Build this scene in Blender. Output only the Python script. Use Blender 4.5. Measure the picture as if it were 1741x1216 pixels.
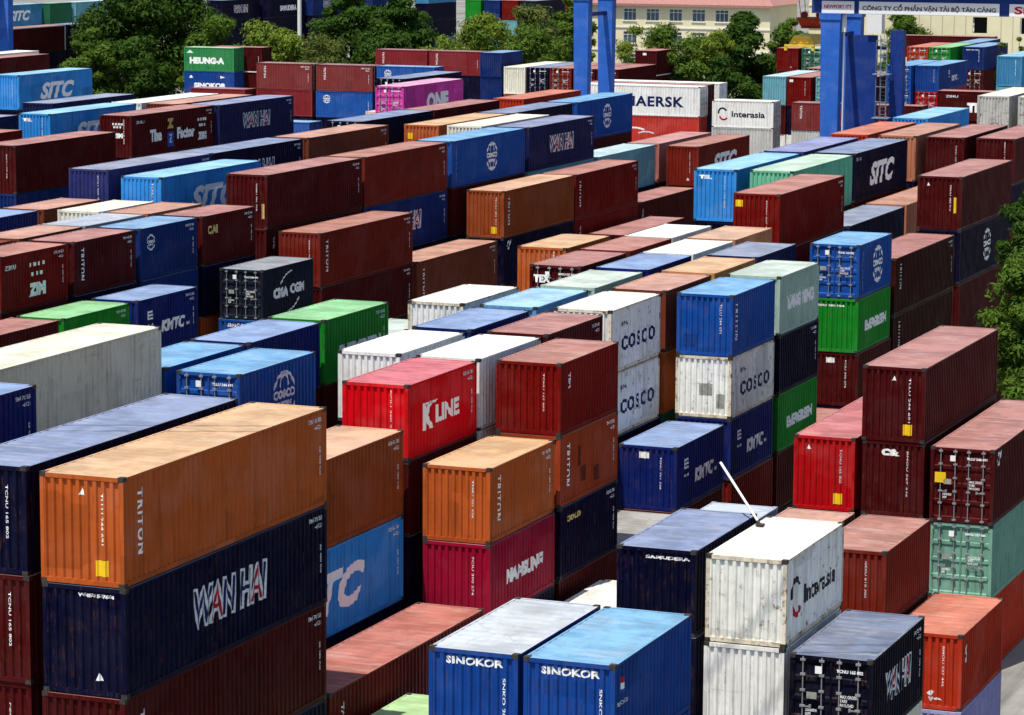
import bpy, bmesh, math, random
from mathutils import Vector, Matrix, Euler, noise
R = math.radians
scene = bpy.context.scene
for o in list(bpy.data.objects): bpy.data.objects.remove(o)

# ------------------------------------------------------------------ camera
cam_d = bpy.data.cameras.new("camera"); cam = bpy.data.objects.new("camera", cam_d)
scene.collection.objects.link(cam)
cam_d.sensor_fit = 'HORIZONTAL'; cam_d.sensor_width = 36.0; cam_d.lens = 36.0 * 5251.133 / 1741.0
cam_d.clip_start = 1.0; cam_d.clip_end = 6000.0
cam.matrix_world = Matrix([[0.9294175, -0.0595505, 0.3641934, 0.0], [0.368985, 0.134552, -0.9196444, 0.0], [0.0057623, 0.9891155, 0.1470282, 29.1901431], [0.0, 0.0, 0.0, 1.0]])
scene.camera = cam

# ------------------------------------------------------------------ sky, sun, exposure
# direction towards the sun: behind the camera, a little to the left, high
SUN = Vector((-0.095, -0.335, 0.937)).normalized()
el = math.asin(SUN.z); az = math.atan2(SUN.x, SUN.y)
world = bpy.data.worlds.new("World"); scene.world = world; world.use_nodes = True
wn = world.node_tree.nodes; wl = world.node_tree.links; wn.clear()
sky = wn.new("ShaderNodeTexSky"); sky.sky_type = 'NISHITA'; sky.sun_disc = False
sky.sun_elevation = el; sky.sun_rotation = az; sky.air_density = 1.0; sky.dust_density = 1.6; sky.ozone_density = 1.0
bg = wn.new("ShaderNodeBackground"); bg.inputs[1].default_value = 0.11
wo = wn.new("ShaderNodeOutputWorld"); wl.new(sky.outputs[0], bg.inputs[0]); wl.new(bg.outputs[0], wo.inputs[0])
sd = bpy.data.lights.new("sun", 'SUN'); so = bpy.data.objects.new("sun", sd); scene.collection.objects.link(so)
sd.energy = 4.6; sd.angle = R(0.5); sd.color = (1.0, 0.955, 0.87)
so.rotation_euler = SUN.to_track_quat('Z', 'Y').to_euler(); so.location = (0, 0, 120)
vs = scene.view_settings; vs.view_transform = 'Standard'; vs.look = 'None'; vs.gamma = 1.0
vs.exposure = 0.32; vs.use_curve_mapping = False
scene.render.engine = 'CYCLES'
scene.cycles.max_bounces = 6; scene.cycles.diffuse_bounces = 3; scene.cycles.glossy_bounces = 2

# ------------------------------------------------------------------ helpers
COL = scene.collection
random.seed(11)
def link(o, parent=None):
    COL.objects.link(o)
    if parent is not None: o.parent = parent
    return o
def tag(o, label=None, cat=None, group=None, kind=None):
    if label: o['label'] = label
    if cat: o['category'] = cat
    if group: o['group'] = group
    if kind: o['kind'] = kind
    return o
def empty(name, loc, rz=0.0):
    o = bpy.data.objects.new(name, None); o.empty_display_size = 0.5
    o.location = loc; o.rotation_euler = (0, 0, rz); return link(o)
class MB:
    """collects boxes, tubes and polygons into one mesh"""
    def __init__(s): s.v = []; s.f = []
    def add(s, vs, fs):
        n = len(s.v); s.v += [tuple(a) for a in vs]; s.f += [tuple(i + n for i in f) for f in fs]
    def box(s, x0, x1, y0, y1, z0, z1, M=None):
        vs = [Vector(p) for p in ((x0,y0,z0),(x1,y0,z0),(x1,y1,z0),(x0,y1,z0),(x0,y0,z1),(x1,y0,z1),(x1,y1,z1),(x0,y1,z1))]
        if M: vs = [M @ p for p in vs]
        s.add(vs, [(0,3,2,1),(4,5,6,7),(0,1,5,4),(1,2,6,5),(2,3,7,6),(3,0,4,7)])
    def tube(s, a, b, r0, r1=None, n=8):
        a = Vector(a); b = Vector(b); r1 = r0 if r1 is None else r1
        q = (b - a).to_track_quat('Z', 'Y'); vs = []
        for c, r in ((a, r0), (b, r1)):
            for i in range(n):
                t = 2*math.pi*i/n; vs.append(c + q @ Vector((r*math.cos(t), r*math.sin(t), 0)))
        s.add(vs, [(i, (i+1) % n, n+(i+1) % n, n+i) for i in range(n)] + [tuple(range(n))[::-1], tuple(range(n, 2*n))])
    def mesh(s, name):
        me = bpy.data.meshes.new(name); me.from_pydata(s.v, [], s.f); me.update(); return me
    def build(s, name, mat, parent=None, loc=None):
        me = s.mesh(name); me.materials.append(mat); o = bpy.data.objects.new(name, me)
        if loc is not None: o.location = loc
        return link(o, parent)
def inst(name, me, mat, parent):
    """an object of its own that shares mesh data but carries its own paint"""
    o = bpy.data.objects.new(name, me); link(o, parent)
    if len(me.materials) == 0: me.materials.append(None)
    o.material_slots[0].link = 'OBJECT'; o.material_slots[0].material = mat
    return o

# ------------------------------------------------------------------ materials
def nodes(m):
    m.use_nodes = True; nt = m.node_tree; return nt.nodes, nt.links, nt.nodes['Principled BSDF']
def coords(n, l, scale=(1, 1, 1), seed=True):
    tc = n.new('ShaderNodeTexCoord'); mp = n.new('ShaderNodeMapping'); mp.inputs['Scale'].default_value = scale
    l.new(tc.outputs['Object'], mp.inputs['Vector'])
    if seed:
        oi = n.new('ShaderNodeObjectInfo'); mu = n.new('ShaderNodeMath'); mu.operation = 'MULTIPLY'; mu.inputs[1].default_value = 60
        cb = n.new('ShaderNodeCombineXYZ'); l.new(oi.outputs['Random'], mu.inputs[0])
        for k in range(3): l.new(mu.outputs[0], cb.inputs[k])
        l.new(cb.outputs[0], mp.inputs['Location'])
    return mp.outputs[0]
def noise_n(n, l, vec, scale, detail=4, rough=.6):
    t = n.new('ShaderNodeTexNoise'); t.inputs['Scale'].default_value = scale; t.inputs['Detail'].default_value = detail
    t.inputs['Roughness'].default_value = rough; l.new(vec, t.inputs['Vector']); return t.outputs['Fac']
def ramp(n, l, fac, a, b, c0=0.0, c1=1.0):
    r = n.new('ShaderNodeMapRange'); r.inputs[1].default_value = a; r.inputs[2].default_value = b
    r.inputs[3].default_value = c0; r.inputs[4].default_value = c1; l.new(fac, r.inputs[0]); return r.outputs[0]
def mix(n, l, fac, a, b):
    m = n.new('ShaderNodeMix'); m.data_type = 'RGBA'
    if isinstance(fac, (int, float)): m.inputs[0].default_value = fac
    else: l.new(fac, m.inputs[0])
    for k, x in ((6, a), (7, b)):
        if isinstance(x, tuple): m.inputs[k].default_value = (*x, 1)
        else: l.new(x, m.inputs[k])
    return m.outputs[2]
def paint(name, c, rust=.25, rough=.45, streak=.35):
    m = bpy.data.materials.new(name); n, l, p = nodes(m)
    v1 = coords(n, l); v2 = coords(n, l, (1.6, 1.6, .12)); v3 = coords(n, l, (.5, .5, 9)); v4 = coords(n, l, (.55, .55, .8))
    a = noise_n(n, l, v1, .9, 5); s = noise_n(n, l, v2, 3.0, 4); r = noise_n(n, l, v1, 2.6, 8, .75); h = noise_n(n, l, v3, 1.3, 3)
    big = noise_n(n, l, v4, .7, 2); fs = noise_n(n, l, v2, 9.0, 3)
    dirt = tuple(min(1, x*.55 + .002) for x in c); pale = tuple(min(.88, x*1.12 + .003) for x in c)
    g = sum(c)/3; chalky = tuple(min(.88, x*1.05 + g*.16 + .006) for x in c)
    col = mix(n, l, ramp(n, l, a, .38, .66), c, pale)
    col = mix(n, l, ramp(n, l, big, .50, .62, 0, .75), col, chalky)
    col = mix(n, l, ramp(n, l, s, .50, .72, 0, streak*1.3), col, dirt)
    col = mix(n, l, ramp(n, l, h, .66, .72, 0, .45), col, dirt)
    vo = n.new('ShaderNodeTexVoronoi'); vo.distance = 'CHEBYCHEV'; vo.inputs['Scale'].default_value = .75; l.new(v4, vo.inputs['Vector'])
    sp = n.new('ShaderNodeSeparateColor'); l.new(vo.outputs['Color'], sp.inputs[0])
    col = mix(n, l, ramp(n, l, sp.outputs[0], .90, .905, 0, .40), col, dirt); col = mix(n, l, ramp(n, l, sp.outputs[1], .92, .925, 0, .8), col, pale)
    mm = n.new('ShaderNodeMath'); mm.operation = 'MULTIPLY'; l.new(ramp(n, l, fs, .50, .66, 0, 1), mm.inputs[0]); l.new(ramp(n, l, r, .46, .60, 0, .65 + .3*min(1, rust)), mm.inputs[1])
    col = mix(n, l, mm.outputs[0], col, tuple(x*.5 + q*.5 for x, q in zip(c, (.13, .055, .025))))
    col = mix(n, l, ramp(n, l, r, .74 - rust*.16, .80 - rust*.12, 0, .9), col, (.12, .045, .018))
    l.new(col, p.inputs['Base Color']); l.new(ramp(n, l, a, .3, .7, rough - .06, rough + .14), p.inputs['Roughness'])
    p.inputs['Specular IOR Level'].default_value = .04
    bp = n.new('ShaderNodeBump'); bp.inputs['Strength'].default_value = .5; bp.inputs['Distance'].default_value = .05
    l.new(noise_n(n, l, v1, 1.1, 2), bp.inputs['Height']); l.new(bp.outputs[0], p.inputs['Normal'])
    return m
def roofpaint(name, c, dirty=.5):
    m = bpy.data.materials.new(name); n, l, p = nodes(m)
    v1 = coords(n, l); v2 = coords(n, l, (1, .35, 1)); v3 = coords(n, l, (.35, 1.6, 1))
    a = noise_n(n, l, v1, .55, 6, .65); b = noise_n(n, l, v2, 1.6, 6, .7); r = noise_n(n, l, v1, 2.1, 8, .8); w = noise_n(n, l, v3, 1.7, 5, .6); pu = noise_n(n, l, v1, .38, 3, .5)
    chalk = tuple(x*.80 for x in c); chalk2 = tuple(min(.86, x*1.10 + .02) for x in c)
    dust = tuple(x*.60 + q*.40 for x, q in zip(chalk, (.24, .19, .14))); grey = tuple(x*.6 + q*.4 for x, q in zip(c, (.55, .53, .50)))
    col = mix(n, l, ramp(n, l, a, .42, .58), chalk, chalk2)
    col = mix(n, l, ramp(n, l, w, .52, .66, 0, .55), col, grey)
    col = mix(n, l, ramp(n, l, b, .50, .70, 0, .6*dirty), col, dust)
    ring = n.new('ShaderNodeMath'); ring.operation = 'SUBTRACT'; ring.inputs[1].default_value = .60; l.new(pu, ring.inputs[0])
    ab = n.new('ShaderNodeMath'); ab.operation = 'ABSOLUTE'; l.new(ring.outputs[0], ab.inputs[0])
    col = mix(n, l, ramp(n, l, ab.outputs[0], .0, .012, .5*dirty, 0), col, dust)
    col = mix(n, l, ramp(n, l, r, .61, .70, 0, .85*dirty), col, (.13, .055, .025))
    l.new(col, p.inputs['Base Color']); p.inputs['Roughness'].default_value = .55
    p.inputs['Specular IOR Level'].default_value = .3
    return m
def plain(name, c, rough=.6, metal=0.0, var=.15, scale=3.0):
    m = bpy.data.materials.new(name); n, l, p = nodes(m)
    a = noise_n(n, l, coords(n, l), scale, 5)
    l.new(mix(n, l, ramp(n, l, a, .3, .7), tuple(x*(1-var) for x in c), tuple(min(1, x*(1+var)) for x in c)), p.inputs['Base Color'])
    p.inputs['Roughness'].default_value = rough; p.inputs['Metallic'].default_value = metal; p.inputs['Specular IOR Level'].default_value = .12 if metal == 0 and rough > .3 else .5
    return m
ROOFCOL = {'orange': (0.5, 0.31, 0.165), 'orangebrown': (0.5, 0.3, 0.19), 'redorange': (0.44, 0.22, 0.14), 'orangetan': (0.5, 0.31, 0.17), 'brown': (0.43, 0.225, 0.165), 'brownred': (0.33, 0.14, 0.105), 'dbrown': (0.3, 0.12, 0.1), 'tanbrown': (0.38, 0.19, 0.13), 'tan': (0.48, 0.3, 0.2), 'maroon': (0.33, 0.145, 0.125), 'dred': (0.35, 0.15, 0.115), 'red': (0.42, 0.13, 0.13), 'kred': (0.46, 0.11, 0.13), 'redor': (0.44, 0.135, 0.08), 'redroof': (0.38, 0.125, 0.095), 'redpink': (0.42, 0.2, 0.18), 'navy': (0.17, 0.21, 0.33), 'dnavy': (0.125, 0.15, 0.22), 'navyb': (0.17, 0.29, 0.45), 'navyblue': (0.18, 0.26, 0.44), 'navygrey': (0.21, 0.24, 0.33), 'navyp': (0.2, 0.22, 0.35), 'navylav': (0.2, 0.22, 0.38), 'dnavyv': (0.22, 0.24, 0.33), 'blue': (0.13, 0.3, 0.5), 'sinoblue': (0.14, 0.31, 0.47), 'sinogrey': (0.4, 0.43, 0.46), 'bluef': (0.2, 0.33, 0.5), 'sky': (0.22, 0.43, 0.56), 'ltblue': (0.26, 0.44, 0.58), 'tealblue': (0.22, 0.42, 0.52), 'teal': (0.4, 0.52, 0.54), 'green': (0.2, 0.44, 0.2), 'dgreen': (0.25, 0.38, 0.28), 'heung': (0.38, 0.5, 0.34), 'mint': (0.4, 0.54, 0.42), 'mintdoor': (0.35, 0.5, 0.42), 'pgreen': (0.42, 0.49, 0.43), 'charcoal': (0.22, 0.24, 0.27), 'white': (0.68, 0.67, 0.62), 'rustwhite': (0.68, 0.66, 0.6), 'cream': (0.66, 0.62, 0.5), 'beige': (0.58, 0.56, 0.44), 'reefer': (0.72, 0.71, 0.67), 'greywhite': (0.3, 0.295, 0.28), 'greyblue': (0.36, 0.4, 0.47), 'tank': (0.66, 0.62, 0.52), 'magenta': (0.42, 0.12, 0.2), 'pink': (0.58, 0.3, 0.45), 'lav': (0.42, 0.42, 0.6), 'ltgreen': (0.36, 0.55, 0.26), 'greyf': (0.7, 0.7, 0.68)}  # pale roof tones: real fading, plus sky sheen put into the colour
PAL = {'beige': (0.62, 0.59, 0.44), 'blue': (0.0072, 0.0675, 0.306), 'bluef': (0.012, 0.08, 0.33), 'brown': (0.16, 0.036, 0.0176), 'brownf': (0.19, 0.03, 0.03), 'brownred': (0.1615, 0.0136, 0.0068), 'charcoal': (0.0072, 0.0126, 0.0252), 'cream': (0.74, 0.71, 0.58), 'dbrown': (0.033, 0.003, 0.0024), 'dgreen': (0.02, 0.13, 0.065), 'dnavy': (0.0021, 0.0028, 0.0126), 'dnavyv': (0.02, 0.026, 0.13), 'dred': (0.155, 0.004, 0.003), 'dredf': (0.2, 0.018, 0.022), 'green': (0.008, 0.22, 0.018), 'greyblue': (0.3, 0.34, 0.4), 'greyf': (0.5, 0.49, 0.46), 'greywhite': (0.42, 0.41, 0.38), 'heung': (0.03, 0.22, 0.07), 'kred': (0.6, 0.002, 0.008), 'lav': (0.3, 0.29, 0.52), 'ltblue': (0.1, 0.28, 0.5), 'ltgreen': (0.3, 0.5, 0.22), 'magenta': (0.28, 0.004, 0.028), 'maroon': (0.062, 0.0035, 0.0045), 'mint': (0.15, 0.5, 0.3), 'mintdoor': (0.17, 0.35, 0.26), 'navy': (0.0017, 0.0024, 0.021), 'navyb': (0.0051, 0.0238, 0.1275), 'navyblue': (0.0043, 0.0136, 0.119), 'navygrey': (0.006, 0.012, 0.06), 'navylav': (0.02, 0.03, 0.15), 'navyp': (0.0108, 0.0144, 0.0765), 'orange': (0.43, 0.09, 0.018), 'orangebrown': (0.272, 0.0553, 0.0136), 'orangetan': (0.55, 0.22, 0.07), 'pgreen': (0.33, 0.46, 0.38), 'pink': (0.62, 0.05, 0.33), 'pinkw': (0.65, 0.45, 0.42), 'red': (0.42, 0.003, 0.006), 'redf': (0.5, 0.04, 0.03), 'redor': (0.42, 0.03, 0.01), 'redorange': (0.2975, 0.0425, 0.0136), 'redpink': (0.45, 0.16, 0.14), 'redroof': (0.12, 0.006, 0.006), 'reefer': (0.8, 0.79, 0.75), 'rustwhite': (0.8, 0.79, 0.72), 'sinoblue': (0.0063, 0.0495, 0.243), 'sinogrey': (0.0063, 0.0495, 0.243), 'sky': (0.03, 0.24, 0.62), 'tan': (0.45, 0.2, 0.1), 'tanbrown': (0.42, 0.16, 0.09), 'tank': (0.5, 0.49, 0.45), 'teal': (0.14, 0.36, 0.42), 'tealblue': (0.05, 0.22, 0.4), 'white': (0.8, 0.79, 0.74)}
PAINT = {}; ROOF = {}
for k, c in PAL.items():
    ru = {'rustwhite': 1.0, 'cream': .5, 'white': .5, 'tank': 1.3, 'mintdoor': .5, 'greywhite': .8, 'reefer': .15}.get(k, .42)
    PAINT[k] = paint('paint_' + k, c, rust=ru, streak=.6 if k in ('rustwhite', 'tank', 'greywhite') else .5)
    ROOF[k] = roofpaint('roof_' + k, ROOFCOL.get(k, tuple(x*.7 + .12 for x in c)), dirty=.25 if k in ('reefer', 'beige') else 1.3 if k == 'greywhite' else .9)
RUSTY = paint('rusty_white_frame', (.70, .62, .47), rust=1.4, streak=.7)
M_WHITE = plain('lettering_white', (.90, .90, .88), .5, var=.06)
M_DWHITE = plain('lettering_worn_white', (.74, .74, .74), .6, var=.3, scale=9)
M_RED = plain('lettering_red', (.45, .01, .02), .5); M_NAVY = plain('lettering_navy', (.01, .015, .09), .5)
M_BLACK = plain('lettering_black', (.02, .022, .03), .5); M_YEL = plain('placard_yellow', (.85, .55, .02), .5, var=.1)
M_GOLD = plain('lettering_gold', (.60, .45, .16), .6, var=.2); M_BLUEL = plain('lettering_blue', (.02, .09, .4), .5)
M_STEEL = plain('galvanised_steel', (.45, .46, .47), .4, .6); M_CAST = plain('worn_casting_steel', (.045, .04, .035), .6, .0, .5, 14)
M_DARK = plain('dark_rubber', (.02, .02, .022), .8)
M_STAIN = plain('soot_stain', (.10, .02, .012), .8, var=.5, scale=6); M_PATCH = plain('repair_patch_blue', (.012, .05, .22), .5)
M_DIRTP = plain('grey_grime', (.30, .31, .27), .8, var=.3, scale=5)
LET = {'W': M_WHITE, 'w': M_DWHITE, 'R': M_RED, 'N': M_NAVY, 'K': M_BLACK, 'Y': M_YEL, 'G': M_GOLD, 'B': M_BLUEL, 'S': M_STAIN, 'P': M_PATCH, 'D': M_DIRTP}

# ------------------------------------------------------------------ container meshes
W2 = 1.219; LEN = {20: 6.058, 40: 12.192}; HGT = {'s': 2.591, 'h': 2.896}
SD, ED = .035, .056                       # corrugation depth of side and end walls
def profile(a, b, n, depth, flat_o, slope):
    """trapezoid corrugation between a and b: list of (position, inset)"""
    per = (b - a)/n; flat_i = per - flat_o - 2*slope; out = [(a, 0.0)]
    for k in range(n):
        s = a + k*per
        out += [(s + flat_o/2, 0.0), (s + flat_o/2 + slope, depth), (s + flat_o/2 + slope + flat_i, depth), (s + flat_o/2 + 2*slope + flat_i, 0.0)]
    out.append((b, 0.0)); return out
SIDEP = {L: profile(-LEN[L]/2 + .12, LEN[L]/2 - .12, {20: 21, 40: 43}[L], SD, .085, .045) for L in LEN}
ENDP = profile(-W2 + .11, W2 - .11, 9, ED, .095, .038)
def depth_at(P, t):
    if t <= P[0][0] or t >= P[-1][0]: return 0.0
    for (a, da), (b, db) in zip(P, P[1:]):
        if a <= t <= b: return da if b - a < 1e-9 else da + (db - da)*(t - a)/(b - a)
    return 0.0
MESH = {}
def panel_mesh(P, z0, z1, axis, out, name):
    """axis 'x+' : wall facing +X running along Y ; 'y-' : wall facing -Y running along X"""
    m = MB(); vs = []; n = len(P)
    for z in (z0, z1):
        for t, d in P:
            vs.append((out - d, t, z) if axis == 'x+' else (t, -out + d, z))
    fs = [(i, i+1, n+i+1, n+i) for i in range(n-1)]
    if axis == 'x+': pass
    m.add(vs, fs); return m.mesh(name)
def meshes(L, h):
    key = (L, h)
    if key in MESH: return MESH[key]
    l = LEN[L]/2; H = HGT[h]; D = {}
    f = MB()
    for sx in (-1, 1):
        for sy in (-1, 1):
            x0, x1 = sorted((sx*W2, sx*(W2 - .11))); y0, y1 = sorted((sy*l, sy*(l - .14)))
            f.box(x0, x1, y0, y1, .118, H - .118)
        x0, x1 = sorted((sx*W2, sx*(W2 - .07)))
        f.box(x0, x1, -l + .14, l - .14, .03, .16); f.box(x0, x1, -l + .165, l - .165, H - .075, H - .012)
    for sy in (-1, 1):
        y0, y1 = sorted((sy*(l - .003), sy*(l - .11)))
        f.box(-W2 + .11, W2 - .11, y0, y1, .02, .15); f.box(-W2 + .165, W2 - .165, y0, y1, H - .125, H - .01)
    for k in range(int(l*2/.6)):
        y = -l + .4 + k*.6
        if y < l - .3: f.box(-W2 + .07, W2 - .07, y, y + .05, .05, .14)
    D['frame'] = f.mesh('container_frame'); D['frame'].materials.append(None); D['frame'].materials.append(None)
    for p in D['frame'].polygons:
        if p.normal.z > .9 and p.center.z > H - .03: p.material_index = 1
    c = f
    for sx in (-1, 1):
        for sy in (-1, 1):
            for z0, z1 in ((0, .118), (H - .118, H)):
                x0, x1 = sorted((sx*(W2 + .004), sx*(W2 - .162))); y0, y1 = sorted((sy*(l + .004), sy*(l - .178)))
                c.box(x0, x1, y0, y1, z0, z1 + (.004 if z1 == H else 0))
    D['framec'] = c.mesh('container_frame'); D['framec'].materials.append(None); D['framec'].materials.append(None)
    for p in D['framec'].polygons:
        if p.normal.z > .9 and p.center.z > H - .03: p.material_index = 1
    one = MB(); one.box(-.083, .083, -.091, .091, 0, .122); D['casting'] = one.mesh('corner_casting')
    # side wall: corrugated sheet with a back face so that it has thickness
    D['side'] = panel_mesh(SIDEP[L], .155, H - .07, 'x+', W2 - .008, 'side_panel')
    D['end'] = panel_mesh(ENDP, .145, H - .12, 'y-', l - .012, 'end_panel')
    # roof sheet: shallow cross corrugation
    r = MB(); P = profile(-l + .11, l - .11, {20: 13, 40: 27}[L], .009, .20, .07); n = len(P); vs = []
    for x in (-W2 + .06, W2 - .06):
        for t, d in P: vs.append((x, t, H - .018 - d))
    r.add(vs, [(i, n+i, n+i+1, i+1) for i in range(n-1)]); D['roof'] = r.mesh('roof_panel')
    # floor
    fl = MB(); fl.box(-W2 + .07, W2 - .07, -l + .11, l - .11, .141, .152); D['floor'] = fl.mesh('floor')
    # one door leaf: four shallow pressed bands
    d = MB(); z0, z1 = .15, H - .125; w = W2 - .115; vs = []; Z = [z0]
    n = 4; per = (z1 - z0)/n; prof = [(z0, 0)]
    for k in range(n):
        s = z0 + k*per; prof += [(s + .06, 0), (s + .10, .035), (s + per - .10, .035), (s + per - .06, 0)]
    prof.append((z1, 0))
    m = len(prof)
    for x in (.012, w):
        for z, dd in prof: vs.append((x, -l + .035 + dd, z))
    d.add(vs, [(i, m+i, m+i+1, i+1) for i in range(m-1)]); d.box(.006, .03, -l + .022, -l + .04, z0, z1); d.box(w - .03, w + .003, -l + .022, -l + .04, z0, z1)
    for k in range(5): zz = z0 + .12 + k*(z1 - z0 - .24)/4; d.box(w - .05, w + .035, -l - .004, -l + .02, zz - .05, zz + .05)
    D['door'] = d.mesh('door')
    b = MB(); b.tube((0, 0, .05), (0, 0, H - .05), .021, n=6)
    for z in (.12, H*.26, H*.42, H*.60, H*.78, H - .14): b.box(-.075, .075, -.035, .035, z - .032, z + .032)
    D['bar'] = b.mesh('locking_bar')
    hd = MB(); hd.box(-.22, .02, -.05, -.025, -.02, .02); hd.box(-.24, -.18, -.045, .03, -.05, .05); D['handle'] = hd.mesh('handle')
    MESH[key] = D; return D

# ------------------------------------------------------------------ lettering that follows the corrugation
TXT = {}
def text_mesh(s, w, h, shear=0.0, bold=.02, rot=0, cols=None, spacing=1.0):
    """flat lettering in local (x right, y up) fitted to w by h, centred"""
    cu = bpy.data.curves.new('t', 'FONT'); cu.body = s; cu.size = 1.0; cu.offset = bold; cu.shear = shear
    cu.resolution_u = 3; cu.space_character = spacing; cu.fill_mode = 'FRONT'
    if cols:
        for i, ch in enumerate(s):
            if i < len(cu.body_format): cu.body_format[i].material_index = cols[i]
    if cols:
        for k in range(max(cols) + 1): cu.materials.append(None)
    to = bpy.data.objects.new('t', cu); me = to.to_mesh()
    bm = bmesh.new(); bm.from_mesh(me); to.to_mesh_clear(); bpy.data.objects.remove(to); bpy.data.curves.remove(cu)
    xs = [v.co.x for v in bm.verts]; ys = [v.co.y for v in bm.verts]
    if not xs: return bm
    cx, cy = (min(xs)+max(xs))/2, (min(ys)+max(ys))/2; W, H = max(xs)-min(xs), max(ys)-min(ys)
    for v in bm.verts:
        x, y = (v.co.x - cx)*w/W, (v.co.y - cy)*h/H
        v.co = (x, y, 0) if rot == 0 else (y, -x, 0)      # rot: reads downward
    return bm
def shape_bm(polys):
    bm = bmesh.new()
    for pts in polys:
        vs = [bm.verts.new((x, y, 0)) for x, y in pts]
        try: bm.faces.new(vs)
        except ValueError: pass
    return bm
def arc_poly(cx, cy, r, t0, t1, w, n=20, sy=1.0):
    out = []
    for k in range(n):
        a, b = R(t0 + (t1-t0)*k/n), R(t0 + (t1-t0)*(k+1)/n)
        out.append([(cx+r*math.cos(a), cy+sy*r*math.sin(a)), (cx+(r+w)*math.cos(a), cy+sy*(r+w)*math.sin(a)), (cx+(r+w)*math.cos(b), cy+sy*(r+w)*math.sin(b)), (cx+r*math.cos(b), cy+sy*r*math.sin(b))])
    return out
def put_mark(root, bm, face, L, t, z, mats, lift=.005, name='lettering', follow=True):
    """moves a flat lettering mesh onto the side (t along Y) or the end wall (t along X)"""
    P = SIDEP[L] if face == 's' else ENDP; l = LEN[L]/2
    bmesh.ops.triangulate(bm, faces=bm.faces)
    for v in bm.verts: v.co.x += t
    xs = [v.co.x for v in bm.verts]
    if not xs: return
    if follow:
        for q, d in P:
            if min(xs) < q < max(xs):
                bmesh.ops.bisect_plane(bm, geom=bm.verts[:] + bm.edges[:] + bm.faces[:], plane_co=(q, 0, 0), plane_no=(1, 0, 0), dist=1e-5)
    for v in bm.verts:
        x, y = v.co.x, v.co.y; d = depth_at(P, x) if follow else -.03
        if face == 's': v.co = (W2 - .008 - d + lift, x, z + y)
        else: v.co = (x, -(l - .012) + d - lift, z + y)
    me = bpy.data.meshes.new(name); bm.to_mesh(me); bm.free()
    for m in mats: me.materials.append(m)
    o = bpy.data.objects.new(name, me); link(o, root); return o
def rect(w, h): return shape_bm([[(-w/2, -h/2), (w/2, -h/2), (w/2, h/2), (-w/2, h/2)]])
IDS = ['TRHU 482 913', 'TEMU 701 558', 'FCIU 390 274', 'TCNU 165 802', 'BMOU 527 446', 'GESU 618 305', 'TLLU 244 691']
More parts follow.
